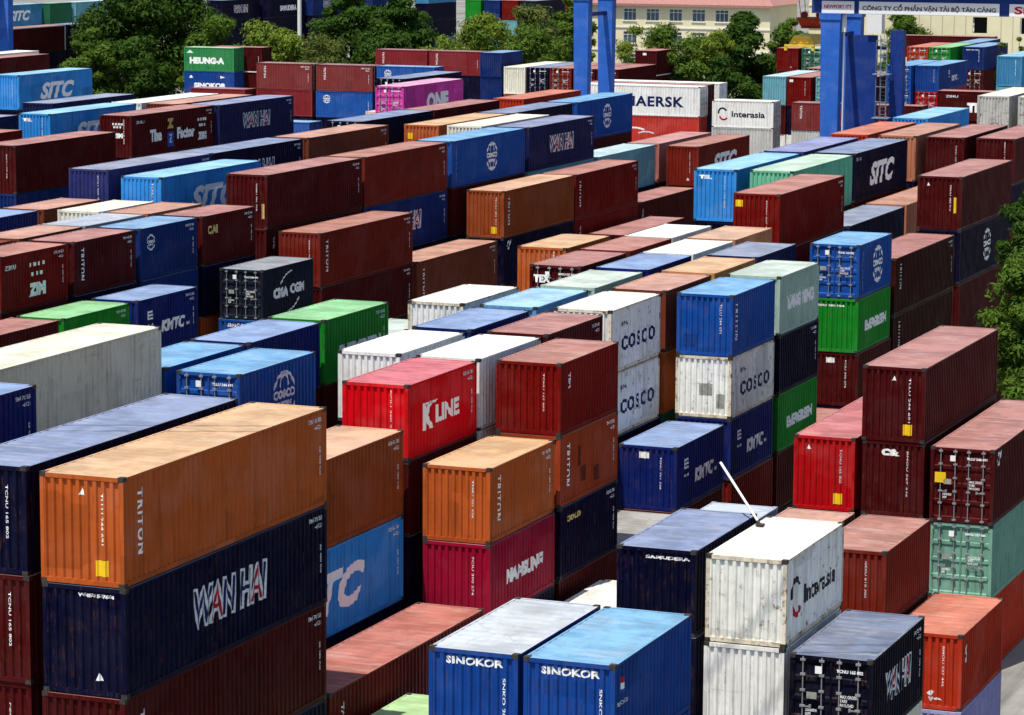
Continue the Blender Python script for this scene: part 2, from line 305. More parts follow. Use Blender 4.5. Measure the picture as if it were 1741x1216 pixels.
def marks(root, L, h, face, mk, idx, far=False):
    l = LEN[L]/2; H = HGT[h]; q = 40 == L
    def T(s, f, t, z, w, hh, mats='W', **k):
        lift = k.pop('lift', .005); fo = k.pop('follow', True)
        return put_mark(root, text_mesh(s, w, hh, **k), f, L, t, z, [LET[c] for c in mats], lift, follow=fo)
    def S(polys, f, t, z, mat, name='emblem', lift=.005): return put_mark(root, shape_bm(polys), f, L, t, z, [LET[mat]], lift, name)
    door = face == 'd'; rnd = random.Random(idx)
    for m in mk:
        if m in ('vnum', 'vnum2') and not door: T(rnd.choice(IDS), 'e', rnd.uniform(.52, .70), H*rnd.uniform(.56, .62), H*rnd.uniform(.46, .64), .075, rnd.choice('wwW'), rot=1, bold=.008)
        elif m == 'num':
            if not far:
                T(rnd.choice(IDS), 's', l - .75, H - .30, .95, .13, 'w'); T('45G1', 's', l - .55, H - .52, .42, .12, 'w')
            T('28 480 KG', 's', l - .42, H*.48, .85, .07, 'w', rot=1); 
        elif m == 'num2': T(rnd.choice(IDS), 's', -l + .9, H - .4, 1.1, .2, 'w')
        elif m == 'TRI':
            T('TRITON', 's', -l + (.95 if q else .85), H*.56, H*.60, .27, rot=1, bold=.035, spacing=1.25)
        elif m == 'Tvert': T('TRITON', 's', -l + (.9 if not q else 1.2), H*.66, H*.46, .24, rot=1, bold=.015, spacing=1.2)
        elif m == 'Tside': T('TRITON', 's', -l + .62, H*.56, H*.62, .26, rot=1, bold=.02, spacing=1.2)
        elif m in ('Tsm', 'Tsm2'): T('TAL' if m == 'Tsm' else 'TEX', 's', -l + 1.0, H*.72, H*.22, .24, 'w', rot=1, bold=.04)
        elif m == 'Lnum': T(rnd.choice(IDS), 's', -l + .75, H*.5, H*.72, .11, rot=1, bold=.03)
        elif m == 'CAIs': T('CAI', 's', -l + .72, H*.72, .62, .24, rot=1, bold=.06)
        elif m == 'yel' and not door: put_mark(root, rect(.34, .42), 'e', L, .56, .48, [M_YEL], .006, 'placard')
        elif m == 'yelV' and not door: put_mark(root, rect(.16, .85), 'e', L, .86, 1.35, [M_YEL], .006, 'placard')
        elif m == 'yelT' and not door: put_mark(root, rect(.36, .34), 'e', L, -.92, H - .52, [M_YEL], .006, 'placard')
        elif m == 'yelR' and not door: put_mark(root, rect(.16, .8), 'e', L, .98, H*.32, [M_GOLD], .006, 'placard')
        elif m == 'yelL2': put_mark(root, rect(.36, .4), 'e', L, -.8, H - .75, [M_YEL], .006, 'placard')
        elif m == 'yelL': put_mark(root, rect(.42, .40), 'e', L, -.82, H*.60, [M_YEL], .03, 'placard', follow=False)
        elif m == 'tri' and not door: S([[(-.09, -.07), (.09, -.07), (0, .11)]], 'e', -.62 if h == 'h' and idx % 3 else .0, H - .46, 'W')
        elif m == 'tri2' and not door:
            S([[(-.10, -.08), (.10, -.08), (0, .13)]], 'e', .42, .50, 'G' if rnd.random() < .5 else 'W')
        elif m == 'navynum' and not door: T('WHSU 517604', 'e', .36, H - .24, 1.05, .10, bold=.05)
        elif m == 'toptext' and not door: T('EISU 381104', 'e', -.15, H - .34, 1.35, .10, bold=.04)
        elif m == 'WAN':
            w, hh, t = (4.5, 1.15, -.1) if q else (2.9, .95, .1)
            for bold, lift, mats in ((.075, .006, 'w'), (-.004, .011, None)):
                bm = text_mesh('WAN HAI', w*(1 if bold > .02 else .955), hh*(1 if bold > .02 else .86), bold=bold, shear=.12, cols=[0, 1, 0, 0, 0, 1, 0] if mats is None else None)
                put_mark(root, bm, 's', L, t, H*.53, [M_DWHITE if bold > .02 else M_NAVY, M_RED], lift)
        elif m == 'SITC': T('SITC', 's', (.2 if q else .0), H*.48, 5.7 if q else 3.2, 1.4, 'W', shear=.35, bold=.05)
        elif m == 'KLINE':
            T('K', 's', -1.25, H*.50, .95, .95, bold=.05); T('LINE', 's', .42, H*.485, 2.1, .62, bold=.055)
            S([[(-1.05, -.08), (.0, -.08), (.1, .0), (-.95, .0)]], 's', -.55, H*.68, 'W')
        elif m == 'KMTC':
            T('KMTC', 's', .55, H*.42, 2.4, .58, bold=.05, shear=.2); T('LINE', 's', 2.05, H*.36, .42, .14, bold=.04)
            S([[(-.24, .0), (.24, .0), (.24, .09), (-.24, .09)], [(-.24, .16), (.20, .16), (.20, .25), (-.24, .25)], [(-.24, -.16), (.24, -.16), (.24, -.07), (-.24, -.07)], [(-.24, -.07), (-.13, -.07), (-.13, .0), (-.24, .0)], [(-.24, .09), (-.13, .09), (-.13, .16), (-.24, .16)]], 's', -1.75, H*.66, 'W')
            S([[(-.30, -.06), (-.08, -.06), (-.19, .06)], [(.05, -.06), (.25, -.06), (.15, .08)]], 's', -1.7, H*.50, 'w')
        elif m == 'COSC': T('COSCO', 's', .35, H*.42, 4.1, .60, 'N', bold=.04, spacing=1.25); T('CHINA', 's', -1.4, H*.73, .8, .2, 'N')
        elif m in ('COSL', 'COSs'):
            f, t, r = 's', (.5 if m == 'COSL' else -l*.62), (.80 if m == 'COSL' else .36)
            z = H*.52 if m == 'COSL' else H*.70
            P = arc_poly(0, 0, r, 20, 160, .08*r/.6, 18) + arc_poly(0, 0, r, 200, 340, .08*r/.6, 18)
            P += arc_poly(0, 0, r*.45, 25, 155, .07*r/.6, 12, 2.0) + arc_poly(0, 0, r*.45, 205, 335, .07*r/.6, 12, 2.0)
            S(P, f, t, z, 'W'); T('COSCO', f, t, z + .1*r, 2.1*r, .42*r, bold=.06); T('SHIPPING', f, t, z - .34*r, 1.5*r, .24*r, bold=.05)
        elif m == 'EVG':
            T('EVERGREEN', 's', .35, H*.45, 3.9 if L == 20 else 5, .52, bold=.07)
        elif m == 'SINOF' and not door: T('SINOKOR', 'e', .02, H - .30, 1.56, .20, bold=.04, spacing=1.1); T('SNKO 204 613', 'e', .84, H*.44, H*.62, .085, rot=1, bold=.01)
        elif m == 'SINOS':
            T('SINOKOR', 's', .1, H*.42, 3.9, .55, bold=.06); S([[(-.22, -.16), (.22, -.16), (.1, .12), (-.1, .12)]], 's', -2.2, H*.78, 'W'); S([[(-.3, .14), (.35, -.02), (-.22, -.16)]], 's', 1.6, H*.78, 'W')
        elif m == 'flag':
            put_mark(root, rect(.30, .14), 's', L, -l + .62, H - .50, [M_RED], .006, 'emblem'); put_mark(root, rect(.30, .16), 's', L, -l + .62, H - .66, [M_WHITE], .006, 'emblem')
            put_mark(root, rect(.30, .08), 's', L, -l + .62, H - .79, [M_BLUEL], .006, 'emblem'); T('SINOKOR', 's', -l + .66, H - 1.08, .75, .10, 'w', shear=.2)
        elif m == 'CMA':
            T('CMA', 's', -.85, H*.47, 1.75, .55, bold=.08); T('CGM', 's', 1.1, H*.49, 1.7, .52, bold=.06)
            S(arc_poly(0, 0, 1.75, 100, 155, .11, 14, .60), 's', .75, H*.45, 'W'); S(arc_poly(0, 0, 1.75, 280, 335, .11, 14, .60), 's', -.35, H*.47, 'W')
        elif m in ('ZIM',):
            T('ZIM', 's', .25, H*.30, 1.5, .62, bold=.09)
            P = [[(x - .12, y - .11), (x + .12, y - .11), (x + .12, y + .11), (x - .12, y + .11)] for x, y in [(-.75, .55), (-.25, .55), (.25, .55), (.75, .55), (-.5, 0), (0, 0), (.5, 0)]]
            S([[(a*.78, b*.8) for a, b in p] for p in P], 's', .25, H*.58, 'W'); T('ZIMU', 's', -2.1, H*.77, 1.0, .22, 'w')
        elif m == 'ZIMF' and not door:
            T('ZIM', 'e', .12, H*.52, .8, .34, bold=.09); P = [[(x - .07, y - .07), (x + .07, y - .07), (x + .07, y + .07), (x - .07, y + .07)] for x, y in [(-.33, .2), (-.11, .2), (.11, .2), (.33, .2), (-.22, 0), (0, 0), (.22, 0)]]
            S(P, 'e', .12, H*.72, 'W')
        elif m in ('FACT', 'FACTS'):
            T('The', 's', -2.6, H*.46, 1.7, .85, bold=.06); T('Z', 's', -.45, H*.70, .9, .7, 'G', bold=.09)
            put_mark(root, rect(.95, 1.0), 's', L, -.45, H*.32, [M_BLUEL], .006, 'emblem'); T('Z', 's', -.45, H*.34, .5, .6, 'w', lift=.011)
            T('Factor', 's', 1.85, H*.44, 2.6, .8, bold=.06); T('ZIM', 's', 4.3, H*.30, 1.35, .55, bold=.09)
            P = [[(x - .12, y - .1), (x + .12, y - .1), (x + .12, y + .1), (x - .12, y + .1)] for x, y in [(-.54, .4), (-.18, .4), (.18, .4), (.54, .4), (-.36, 0), (0, 0), (.36, 0)]]
            S(P, 's', 4.3, H*.56, 'W'); T('ZIMU', 's', -4.8, H*.82, 1.1, .2, 'w')
        elif m == 'YM': T('YANG MING', 's', .2, H*.50, 4.2, .62, bold=.07)
        elif m == 'NAMS': T('NAMSUNG', 's', .25, H*.46, 3.5, .52, bold=.08, shear=.1)
        elif m == 'gold': T('GOLD', 's', -l + 1.4, H*.80, 1.4, .22, 'G', bold=.06)
        elif m == 'gold2': T('CAI', 's', -l + 1.2, H*.70, 1.1, .45, 'G', bold=.06)
        elif m == 'ONE': T('ONE', 's', .8, H*.48, 4.4, 1.45, 'W', bold=.06)
        elif m == 'SAMU' and not door: T('SAMUDERA', 'e', .35, H - .28, 1.35, .10, bold=.05)
        elif m == 'SAMU2': T('SAMUDERA', 's', .5, H*.45, 5.6, .8, bold=.06)
        elif m == 'FESL': T('TSL', 'e', -.55, H - .45, .75, .22, bold=.05)
        elif m == 'CAND' and not door: T('C&', 'e', -.12, H - .42, .72, .27, bold=.09)
        elif m == 'TEX' : T('TEX', 'e', -.6, H - .62, .8, .36, 'W', bold=.06, lift=.03, follow=False)
        elif m == 'MAER': T('MAERSK', 's', 1.5, H*.48, 6.0, 1.0, 'N', bold=.035, spacing=1.1)
        elif m in ('INTR', 'INTRS'):
            t0 = -1.75; T('Interasia', 's', .55, H*.50 if m == 'INTRS' else H*.47, 3.3, .58, 'K', bold=.03)
            S(arc_poly(0, 0, .30, 20, 200, .17, 14), 's', t0 - .25, H*.56, 'K'); S(arc_poly(0, 0, .30, 190, 330, .17, 14), 's', t0 - .12, H*.44, 'R')
        elif m == 'HEUNG': T('HEUNG-A', 's', -.25, H*.45, 4.2, .72, bold=.07); S([[(-.42, -.1), (.42, -.1), (0, .22)]], 's', -2.3, H*.80, 'W')
        elif m == 'HAMB': S(arc_poly(0, 0, 1.9, 60, 120, .22, 16, .7), 's', -.4, H*.12, 'W'); S(arc_poly(0, 0, 1.5, 60, 120, .16, 16, .7), 's', .8, H*.10, 'w')
        elif m == 'plate' and not door: put_mark(root, rect(.40, .26), 'e', L, -.15 if L == 20 else -.8, H - .38, [M_WHITE], .006, 'placard')
        elif m == 'plate2': put_mark(root, rect(.30, .36), 's', L, .2, .55, [M_WHITE], .006, 'placard')
        elif m == 'swoosh': S([[(-.3, -.28), (-.12, -.28), (.3, .28), (.12, .28)], [(-.5, -.1), (-.36, -.1), (-.1, .25), (-.24, .25)]], 's', -l + 1.1, H - .45, 'W')
        elif m == 'leaf' and not door: S([[(-.25, .1), (-.1, .0), (.0, .16), (-.12, .2)], [(-.05, -.1), (.3, -.12), (.1, -.02)], [(-.18, -.02), (-.1, -.2), (-.02, -.04)]], 'e', .3, .45, 'w')
        elif m == 'stain':
            for t, z, w, hh in ((-1.0, H*.62, .3, .75), (-.6, H*.34, .55, .55), (.75, H*.26, .5, .55)): put_mark(root, rect(w, hh), 's', L, t, z, [M_STAIN], .004, 'soot_patch')
        elif m == 'patch' and not door: put_mark(root, rect(.62, .55), 'e', L, -.62, .62, [M_PATCH], .004, 'repair_patch')
        elif m == 'dirtpatch' and not door:
            put_mark(root, rect(.6, .5), 'e', L, .1, H*.46, [M_DIRTP], .004, 'grime_patch'); put_mark(root, rect(.35, .6), 'e', L, .75, H*.28, [M_DIRTP], .004, 'grime_patch')
        elif m == 'frame': 
            f = MB(); f.box(W2 + .01, W2 + .06, -l + .02, l - .02, H - .12, H - .01); f.box(W2 + .01, W2 + .06, l - .18, l - .02, .02, H - .13)
            f.build('reinforcement_rail', M_DWHITE, root)

GROUP = 'shipping containers stacked in the yard'
def container(x, y, z, L, h, rot, col, face, mk, label, big, idx):
    D = meshes(L, h); l = LEN[L]/2; H = HGT[h]; pm = PAINT[col]; rm = ROOF[col]
    jr = random.Random(idx*7 + 3)
    root = empty('shipping_container', (x + jr.uniform(-.03, .03), y + jr.uniform(-.035, .035), z), (-math.pi/2 if rot else 0.0) + R(jr.uniform(-.18, .18)))
    tag(root, label, 'container', GROUP)
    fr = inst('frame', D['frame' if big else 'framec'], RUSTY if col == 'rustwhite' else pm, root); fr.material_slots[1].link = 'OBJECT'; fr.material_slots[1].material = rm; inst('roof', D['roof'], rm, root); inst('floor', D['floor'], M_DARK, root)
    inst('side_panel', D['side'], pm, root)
    s = inst('side_panel', D['side'], pm, root); s.rotation_euler = (0, 0, math.pi)
    e = inst('end_panel', D['end'], pm, root)
    if face == 'd': e.rotation_euler = (0, 0, math.pi)
    for sx in (1, -1):
        d = bpy.data.objects.new('door', D['door']); d = inst('door', D['door'], pm, root)
        if sx < 0: d.scale = (-1, 1, 1)
        if big or face == 'd':
            for xx in (.26, .82):
                b = inst('locking_bar', D['bar'], M_STEEL, d); b.location = (xx, -l - .01, 0)
            hn = inst('handle', D['handle'], M_STEEL, d); hn.location = (.80, -l - .01, H*.42)
        if face != 'd': d.rotation_euler = (0, 0, math.pi)
    if face == 'd' :
        tx = text_mesh(random.choice(IDS), .78, .10, bold=.04)
        o = put_mark(root, tx, 'e', L, .58, H - .38, [M_WHITE], .03, follow=False)
        o2 = put_mark(root, text_mesh('MAX GROSS\nTARE\nPAYLOAD', .5, .34, bold=.03), 'e', L, .55, H*.52, [M_DWHITE], .03, follow=False)
        put_mark(root, text_mesh('CONVENTION\nSAFETY', .34, .2, bold=.03), 'e', L, -.55, H*.36, [M_DWHITE], .03, follow=False)
        put_mark(root, rect(.3, .2), 'e', L, -.54, H*.55, [M_DIRTP], .03, 'placard', follow=False)
        put_mark(root, rect(.20, .22), 'e', L, -.35, H - .40, [M_WHITE], .03, 'placard', follow=False)
    if big:
        for sx in (-1, 1):
            for sy in (-1, 1):
                for zz in (0, H - .118):
                    c = inst('corner_casting', D['casting'], M_CAST, root); c.location = (sx*(W2 - .079), sy*(l - .087), zz)
    marks(root, L, h, face, mk, idx, not big)
    return root
DATA = [
(-38.89, 74.4, 11.62, 40, 'h', 0, 'orange', 'c', 'TRI yel tri vnum num'.split(), 'long orange container with vertical white lettering, topmost, front stack of right row, middle block', 1),
(-38.89, 74.4, 8.715, 40, 'h', 0, 'navy', 'c', 'WAN num tri2 navynum'.split(), 'long navy container with red-white lettering, second down, front stack of right row, middle block', 1),
(-26.28, 73.33, 7.8, 20, 's', 0, 'sinoblue', 'c', 'SINOF flag'.split(), 'short medium blue container, topmost, front stack of second row, right foreground block', 1),
(-25.88, 86.83, 7.8, 20, 's', 0, 'rustwhite', 'c', 'INTR'.split(), 'short rust-stained white container, topmost, second stack of second row, right foreground block', 1),
(-38.89, 74.4, 5.81, 40, 'h', 0, 'maroon', 'c', 'num Tsm'.split(), 'long maroon container, under the navy one, front stack of right row, middle block', 1),
(-23.18, 86.43, 5.2, 20, 's', 0, 'dnavy', 'd', 'WAN num'.split(), 'short dark navy container, topmost, front stack of right row, right foreground block', 1),
(-29.28, 119.7, 8.715, 40, 'h', 0, 'maroon', 'c', 'vnum yel tri'.split(), 'long maroon container, topmost, fourth stack of third row, right foreground block', 1),
(-51.36, 87.6, 11.62, 40, 'h', 0, 'beige', 'c', 'num'.split(), 'long beige grey container, topmost, front stack of fifth row, middle block', 1),
(-39.13, 96.83, 7.8, 20, 's', 0, 'orange', 'c', 'TRI vnum num'.split(), 'short orange container with vertical white lettering, topmost, third stack of right row, middle block', 1),
(-41.95, 74.8, 11.62, 40, 'h', 0, 'navy', 'c', 'vnum'.split(), 'long navy container, topmost, front stack of second row, middle block', 1),
(-28.88, 73.43, 7.8, 20, 's', 0, 'sinogrey', 'c', 'SINOF'.split(), 'short grey-roofed blue container, topmost, front stack of third row, right foreground block', 1),
(-39.01, 87.0, 2.905, 40, 'h', 0, 'redroof', 'c', 'Tsm'.split(), 'long salmon-roofed maroon container, topmost, second stack of right row, middle block', 1),
(-39.19, 103.63, 10.4, 20, 's', 0, 'dred', 'c', 'vnum Tsm2'.split(), 'short dark red container, topmost, fourth stack of right row, middle block', 1),
(-42.18, 97.03, 10.4, 20, 's', 0, 'kred', 'c', 'KLINE vnum num'.split(), 'short bright red container with bold white lettering, topmost, third stack of second row, middle block', 1),
(-26.53, 119.4, 5.81, 40, 'h', 0, 'maroon', 'd', 'swoosh yelL'.split(), 'long maroon container with doors facing front, topmost, fourth stack of second row, right foreground block', 1),
(-28.68, 87.03, 7.8, 20, 's', 0, 'navy', 'c', 'SAMU'.split(), 'short navy container, topmost, second stack of third row, right foreground block', 1),
(-39.13, 96.83, 5.2, 20, 's', 0, 'magenta', 'c', 'NAMS vnum'.split(), 'short magenta red container, under the orange one, third stack of right row, middle block', 1),
(-23.98, 101.03, 2.6, 20, 's', 0, 'redor', 'c', 'vnum leaf CAIs'.split(), 'short orange red container, topmost, second stack of right row, right foreground block', 1),
(-39.32, 116.93, 5.2, 20, 's', 0, 'navyblue', 'c', 'KMTC vnum plate'.split(), 'short royal blue container with bold white lettering, topmost, sixth stack of right row, middle block', 1),
(-26.63, 101.03, 5.2, 20, 's', 0, 'brownred', 'c', 'vnum'.split(), 'short red brown container, topmost, third stack of second row, right foreground block', 1),
(-42.06, 87.1, 8.715, 40, 'h', 0, 'orangebrown', 'c', 'num'.split(), 'long rust orange container, topmost, second stack of second row, middle block', 1),
(-73.98, 154.1, 11.62, 40, 'h', 0, 'maroon', 'c', 'vnum yelR num'.split(), 'long maroon container, topmost, fifth stack of third row, left block', 1),
(-70.53, 153.5, 8.715, 40, 'h', 0, 'brownred', 'c', 'TRI vnum num'.split(), 'long red brown container with vertical white lettering, topmost, seventh stack of second row, left block', 1),
(-39.38, 124.23, 10.4, 20, 's', 0, 'blue', 'c', 'vnum Tside patch'.split(), 'short blue container, topmost, seventh stack of right row, middle block', 1),
(-26.53, 119.4, 2.905, 40, 'h', 0, 'mintdoor', 'd', 'num'.split(), 'long seafoam green container, under the maroon one, fourth stack of second row, right foreground block', 1),
(-32.08, 119.8, 5.81, 40, 'h', 0, 'red', 'c', 'vnum yel tri'.split(), 'long red container, topmost, second stack of fourth row, right foreground block', 1),
(-42.06, 87.1, 5.81, 40, 'h', 0, 'sky', 'c', 'SITC num'.split(), 'long sky blue container, under the rust orange one, second stack of second row, middle block', 1),
(-25.88, 86.83, 5.2, 20, 's', 0, 'white', 'c', ''.split(), 'short white container, second down, second stack of second row, right foreground block', 1),
(-48.38, 96.83, 10.4, 20, 's', 0, 'blue', 'd', 'COSL'.split(), 'short blue container with round white logo, topmost, third stack of fourth row, middle block', 1),
(-45.79, 155.2, 11.62, 40, 'h', 0, 'dred', 'c', 'vnum yelT num'.split(), 'long dark red container, topmost, tenth stack of third row, middle block', 1),
(-39.38, 124.23, 7.8, 20, 's', 0, 'rustwhite', 'c', 'COSC dirtpatch'.split(), 'short rust-stained white container, under the blue one, seventh stack of right row, middle block', 1),
(-39.77, 169.0, 11.62, 40, 'h', 0, 'maroon', 'c', 'vnum yelV tri'.split(), 'long maroon container, topmost, twelfth stack of right row, middle block', 1),
(-70.53, 179.6, 8.715, 40, 'h', 0, 'orangebrown', 'c', 'TRI yel vnum'.split(), 'long rust orange container with vertical white lettering, topmost, ninth stack of second row, left block', 1),
(-29.28, 119.7, 5.81, 40, 'h', 0, 'maroon', 'c', 'CAND vnum'.split(), 'long maroon container, under the maroon one, fourth stack of third row, right foreground block', 1),
(-96.08, 165.4, 11.62, 40, 'h', 0, 'maroon', 'c', 'vnum'.split(), 'long maroon container, topmost, front stack of right row, far left block', 1),
(-70.53, 143.43, 7.8, 20, 's', 0, 'charcoal', 'd', 'CMA'.split(), 'short charcoal container with bold white lettering, topmost, sixth stack of second row, left block', 1),
(-73.98, 166.8, 11.62, 40, 'h', 0, 'brownred', 'c', 'num'.split(), 'long red brown container, topmost, sixth stack of third row, left block', 1),
(-102.08, 190.7, 11.62, 40, 'h', 0, 'maroon', 'c', 'FACT ZIMF vnum num'.split(), 'long maroon container with bold white lettering, topmost, second stack of third row, far left block', 1),
(-39.57, 144.63, 10.4, 20, 's', 0, 'blue', 'd', 'COSL Lnum'.split(), 'short blue container with round white logo, topmost, tenth stack of right row, middle block', 1),
(-39.19, 103.63, 7.8, 20, 's', 0, 'redorange', 'c', 'TRI stain num'.split(), 'short red orange container, under the dark red one, fourth stack of right row, middle block', 1),
(-41.95, 74.8, 8.715, 40, 'h', 0, 'maroon', 'c', 'vnum'.split(), 'long maroon container, under the navy one, front stack of second row, middle block', 1),
(-42.37, 117.63, 10.4, 20, 's', 0, 'rustwhite', 'c', 'COSC'.split(), 'short rust-stained white container with dark lettering, topmost, sixth stack of second row, middle block', 1),
(-39.19, 103.63, 5.2, 20, 's', 0, 'navy', 'c', 'gold num'.split(), 'short navy container, under the red orange one, fourth stack of right row, middle block', 1),
(-73.98, 130.43, 10.4, 20, 's', 0, 'maroon', 'c', 'TRI num'.split(), 'short maroon container with vertical white lettering, topmost, second stack of third row, left block', 1),
(-51.61, 110.53, 10.4, 20, 's', 0, 'green', 'c', 'EVG num'.split(), 'short green container with bold white lettering, topmost, fourth stack of fifth row, middle block', 1),
(-73.98, 123.73, 10.4, 20, 's', 0, 'dred', 'c', 'ZIM num'.split(), 'short dark red container with bold white lettering, topmost, front stack of third row, left block', 1),
(-39.64, 154.8, 8.715, 40, 'h', 0, 'dbrown', 'c', 'Tvert num'.split(), 'long dark brown container with vertical white lettering, topmost, eleventh stack of right row, middle block', 1),
(-73.98, 179.7, 11.62, 40, 'h', 0, 'blue', 'c', 'COSL Lnum'.split(), 'long blue container with round white logo, topmost, seventh stack of third row, left block', 1),
(-36.3, 97.696, 1.74, 40, 'h', 0, 'white', 'c', ''.split(), 'white container on a trailer in the lane between the two big blocks', 1),
(-36.3, 79.99600000000001, 1.74, 40, 'h', 0, 'ltgreen', 'c', ''.split(), 'light green container on a trailer in the lane beside the salmon roofed one', 1),
(-79.93, 153.4, 11.315, 40, 'h', 0, 'sky', 'c', 'SITC vnum'.split(), 'long sky blue container with bold white lettering, topmost, third stack of fifth row, left block', 1),
(-70.53, 166.4, 5.81, 40, 'h', 0, 'brown', 'c', 'TRI num'.split(), 'long brown container with vertical white lettering, topmost, eighth stack of second row, left block', 1),
(-39.57, 144.63, 7.8, 20, 's', 0, 'green', 'c', 'EVG toptext'.split(), 'short green container with bold white lettering, second down, tenth stack of right row, middle block', 1),
(-73.98, 136.93, 10.4, 20, 's', 0, 'navyb', 'c', 'COSs num'.split(), 'short deep blue container, topmost, third stack of third row, left block', 1),
(-70.53, 130.23, 7.8, 20, 's', 0, 'navyblue', 'c', 'KMTC num'.split(), 'short royal blue container with bold white lettering, topmost, fourth stack of second row, left block', 1),
(-73.98, 192.6, 11.62, 40, 'h', 0, 'navyp', 'c', 'WAN num'.split(), 'long purplish navy container with red-white lettering, topmost, eighth stack of third row, left block', 1),
(-39.45, 131.23, 10.4, 20, 's', 0, 'pgreen', 'c', 'YM'.split(), 'short pale grey-green container, topmost, eighth stack of right row, middle block', 1),
(-101.78, 203.1, 11.62, 40, 'h', 0, 'navyp', 'c', 'WAN num tri2'.split(), 'long purplish navy container, topmost, third stack of third row, far left block', 1),
(-73.98, 143.53, 10.4, 20, 's', 0, 'maroon', 'c', 'gold2 num'.split(), 'short maroon container, topmost, fourth stack of third row, left block', 1),
(-42.24, 103.53, 10.4, 20, 's', 0, 'white', 'c', ''.split(), 'short white container, topmost, fourth stack of second row, middle block', 1),
(-70.53, 192.1, 8.715, 40, 'h', 0, 'dred', 'c', 'TRI num'.split(), 'long dark red container with vertical white lettering, topmost, tenth stack of second row, left block', 1),
(-52.11, 168.0, 11.62, 40, 'h', 0, 'sky', 'c', 'FESL vnum'.split(), 'long sky blue container, topmost, ninth stack of fifth row, middle block', 1),
(-45.34, 103.53, 10.4, 20, 's', 0, 'white', 'c', ''.split(), 'short white container, topmost, third stack of third row, middle block', 1),
(-49.14, 181.6, 11.62, 40, 'h', 0, 'navy', 'c', 'SITC num2'.split(), 'long navy container with bold white lettering, topmost, thirteenth stack of fourth row, middle block', 1),
(-39.38, 124.23, 5.2, 20, 's', 0, 'navyblue', 'c', 'KMTC'.split(), 'short royal blue container, third down, seventh stack of right row, middle block', 1),
(-83.08, 153.3, 11.62, 40, 'h', 0, 'dnavyv', 'c', 'num vnum'.split(), 'long violet navy container, topmost, third stack of sixth row, left block', 1),
(-39.77, 169.0, 8.715, 40, 'h', 0, 'navy', 'c', 'COSL'.split(), 'long navy container with round white logo, second down, twelfth stack of right row, middle block', 1),
(-97.7, 280.42, 8.715, 40, 'h', 1, 'reefer', 'c', 'MAER'.split(), 'long clean white container with dark lettering, topmost, second stack, sixth row, broadside rear rows', 1),
(-51.54, 103.83, 10.4, 20, 's', 0, 'navyblue', 'c', 'vnum'.split(), 'short royal blue container, topmost, third stack of fifth row, middle block', 1),
(-133.28, 228.7, 11.62, 40, 'h', 0, 'sky', 'c', 'SITC vnum'.split(), 'long sky blue container with bold white lettering, topmost, stack first from left, leftmost back block', 1),
(-70.53, 153.5, 5.81, 40, 'h', 0, 'maroon', 'c', 'num'.split(), 'long maroon container, under the red brown one, seventh stack of second row, left block', 1),
(-39.57, 144.63, 5.2, 20, 's', 0, 'maroon', 'c', 'vnum plate'.split(), 'short maroon container, under the green one, tenth stack of right row, middle block', 1),
(-39.77, 169.0, 5.81, 40, 'h', 0, 'maroon', 'c', ''.split(), 'long maroon container, under the navy one, twelfth stack of right row, middle block', 1),
(-70.53, 217.4, 8.715, 40, 'h', 0, 'brownred', 'c', 'SITC vnum tri2'.split(), 'long red brown container with bold white lettering, topmost, twelfth stack of second row, left block', 1),
(-42.37, 117.63, 7.8, 20, 's', 0, 'rustwhite', 'c', 'COSC plate2'.split(), 'short rust-stained white container, second down, sixth stack of second row, middle block', 1),
(-39.45, 131.23, 7.8, 20, 's', 0, 'navy', 'c', 'num'.split(), 'short navy container, under the pale grey-green one, eighth stack of right row, middle block', 1),
(-107.78, 189.7, 11.62, 40, 'h', 0, 'sky', 'c', 'SITC FESL vnum'.split(), 'long sky blue container, topmost, second stack of fifth row, far left block', 1),
(-39.19, 103.63, 2.6, 20, 's', 0, 'maroon', 'c', ''.split(), 'short maroon container, under the navy one, fourth stack of right row, middle block', 1),
(-42.3, 110.33, 10.4, 20, 's', 0, 'maroon', 'c', 'dirty num'.split(), 'short maroon container, topmost, fifth stack of second row, middle block', 1),
(-83.08, 178.5, 11.62, 40, 'h', 0, 'brown', 'c', 'num'.split(), 'long brown container, topmost, fifth stack of sixth row, left block', 1),
(-42.44, 124.53, 10.4, 20, 's', 0, 'brown', 'c', 'vnum'.split(), 'short brown container, topmost, seventh stack of second row, middle block', 1),
(-48.57, 117.33, 10.4, 20, 's', 0, 'rustwhite', 'c', ''.split(), 'short rust-stained white container, topmost, sixth stack of fourth row, middle block', 1),
(-98.78, 229.0, 11.62, 40, 'h', 0, 'pink', 'd', 'ONE'.split(), 'long magenta pink container, topmost, third stack of second row, far left block', 1),
(-39.45, 131.23, 5.2, 20, 's', 0, 'green', 'c', 'EVG'.split(), 'short green container with bold white lettering, third down, eighth stack of right row, middle block', 1),
(-49.02, 168.3, 11.62, 40, 'h', 0, 'mint', 'c', ''.split(), 'long mint green container, topmost, twelfth stack of fourth row, middle block', 1),
(-79.93, 217.4, 11.62, 40, 'h', 0, 'blue', 'c', 'COSL'.split(), 'long blue container with round white logo, topmost, eighth stack of fifth row, left block', 1),
(-73.98, 166.8, 8.715, 40, 'h', 0, 'navyb', 'c', 'WAN num'.split(), 'long deep blue container, under the red brown one, sixth stack of third row, left block', 1),
(-83.08, 165.5, 11.62, 40, 'h', 0, 'navy', 'c', 'WAN num'.split(), 'long navy container with red-white lettering, topmost, fourth stack of sixth row, left block', 1),
(-46.18, 196.5, 11.62, 40, 'h', 0, 'maroon', 'c', 'vnum'.split(), 'long maroon container, topmost, thirteenth stack of third row, middle block', 1),
(-39.64, 154.8, 5.81, 40, 'h', 0, 'dbrown', 'c', 'Tvert'.split(), 'long dark brown container, under the dark brown one, eleventh stack of right row, middle block', 1),
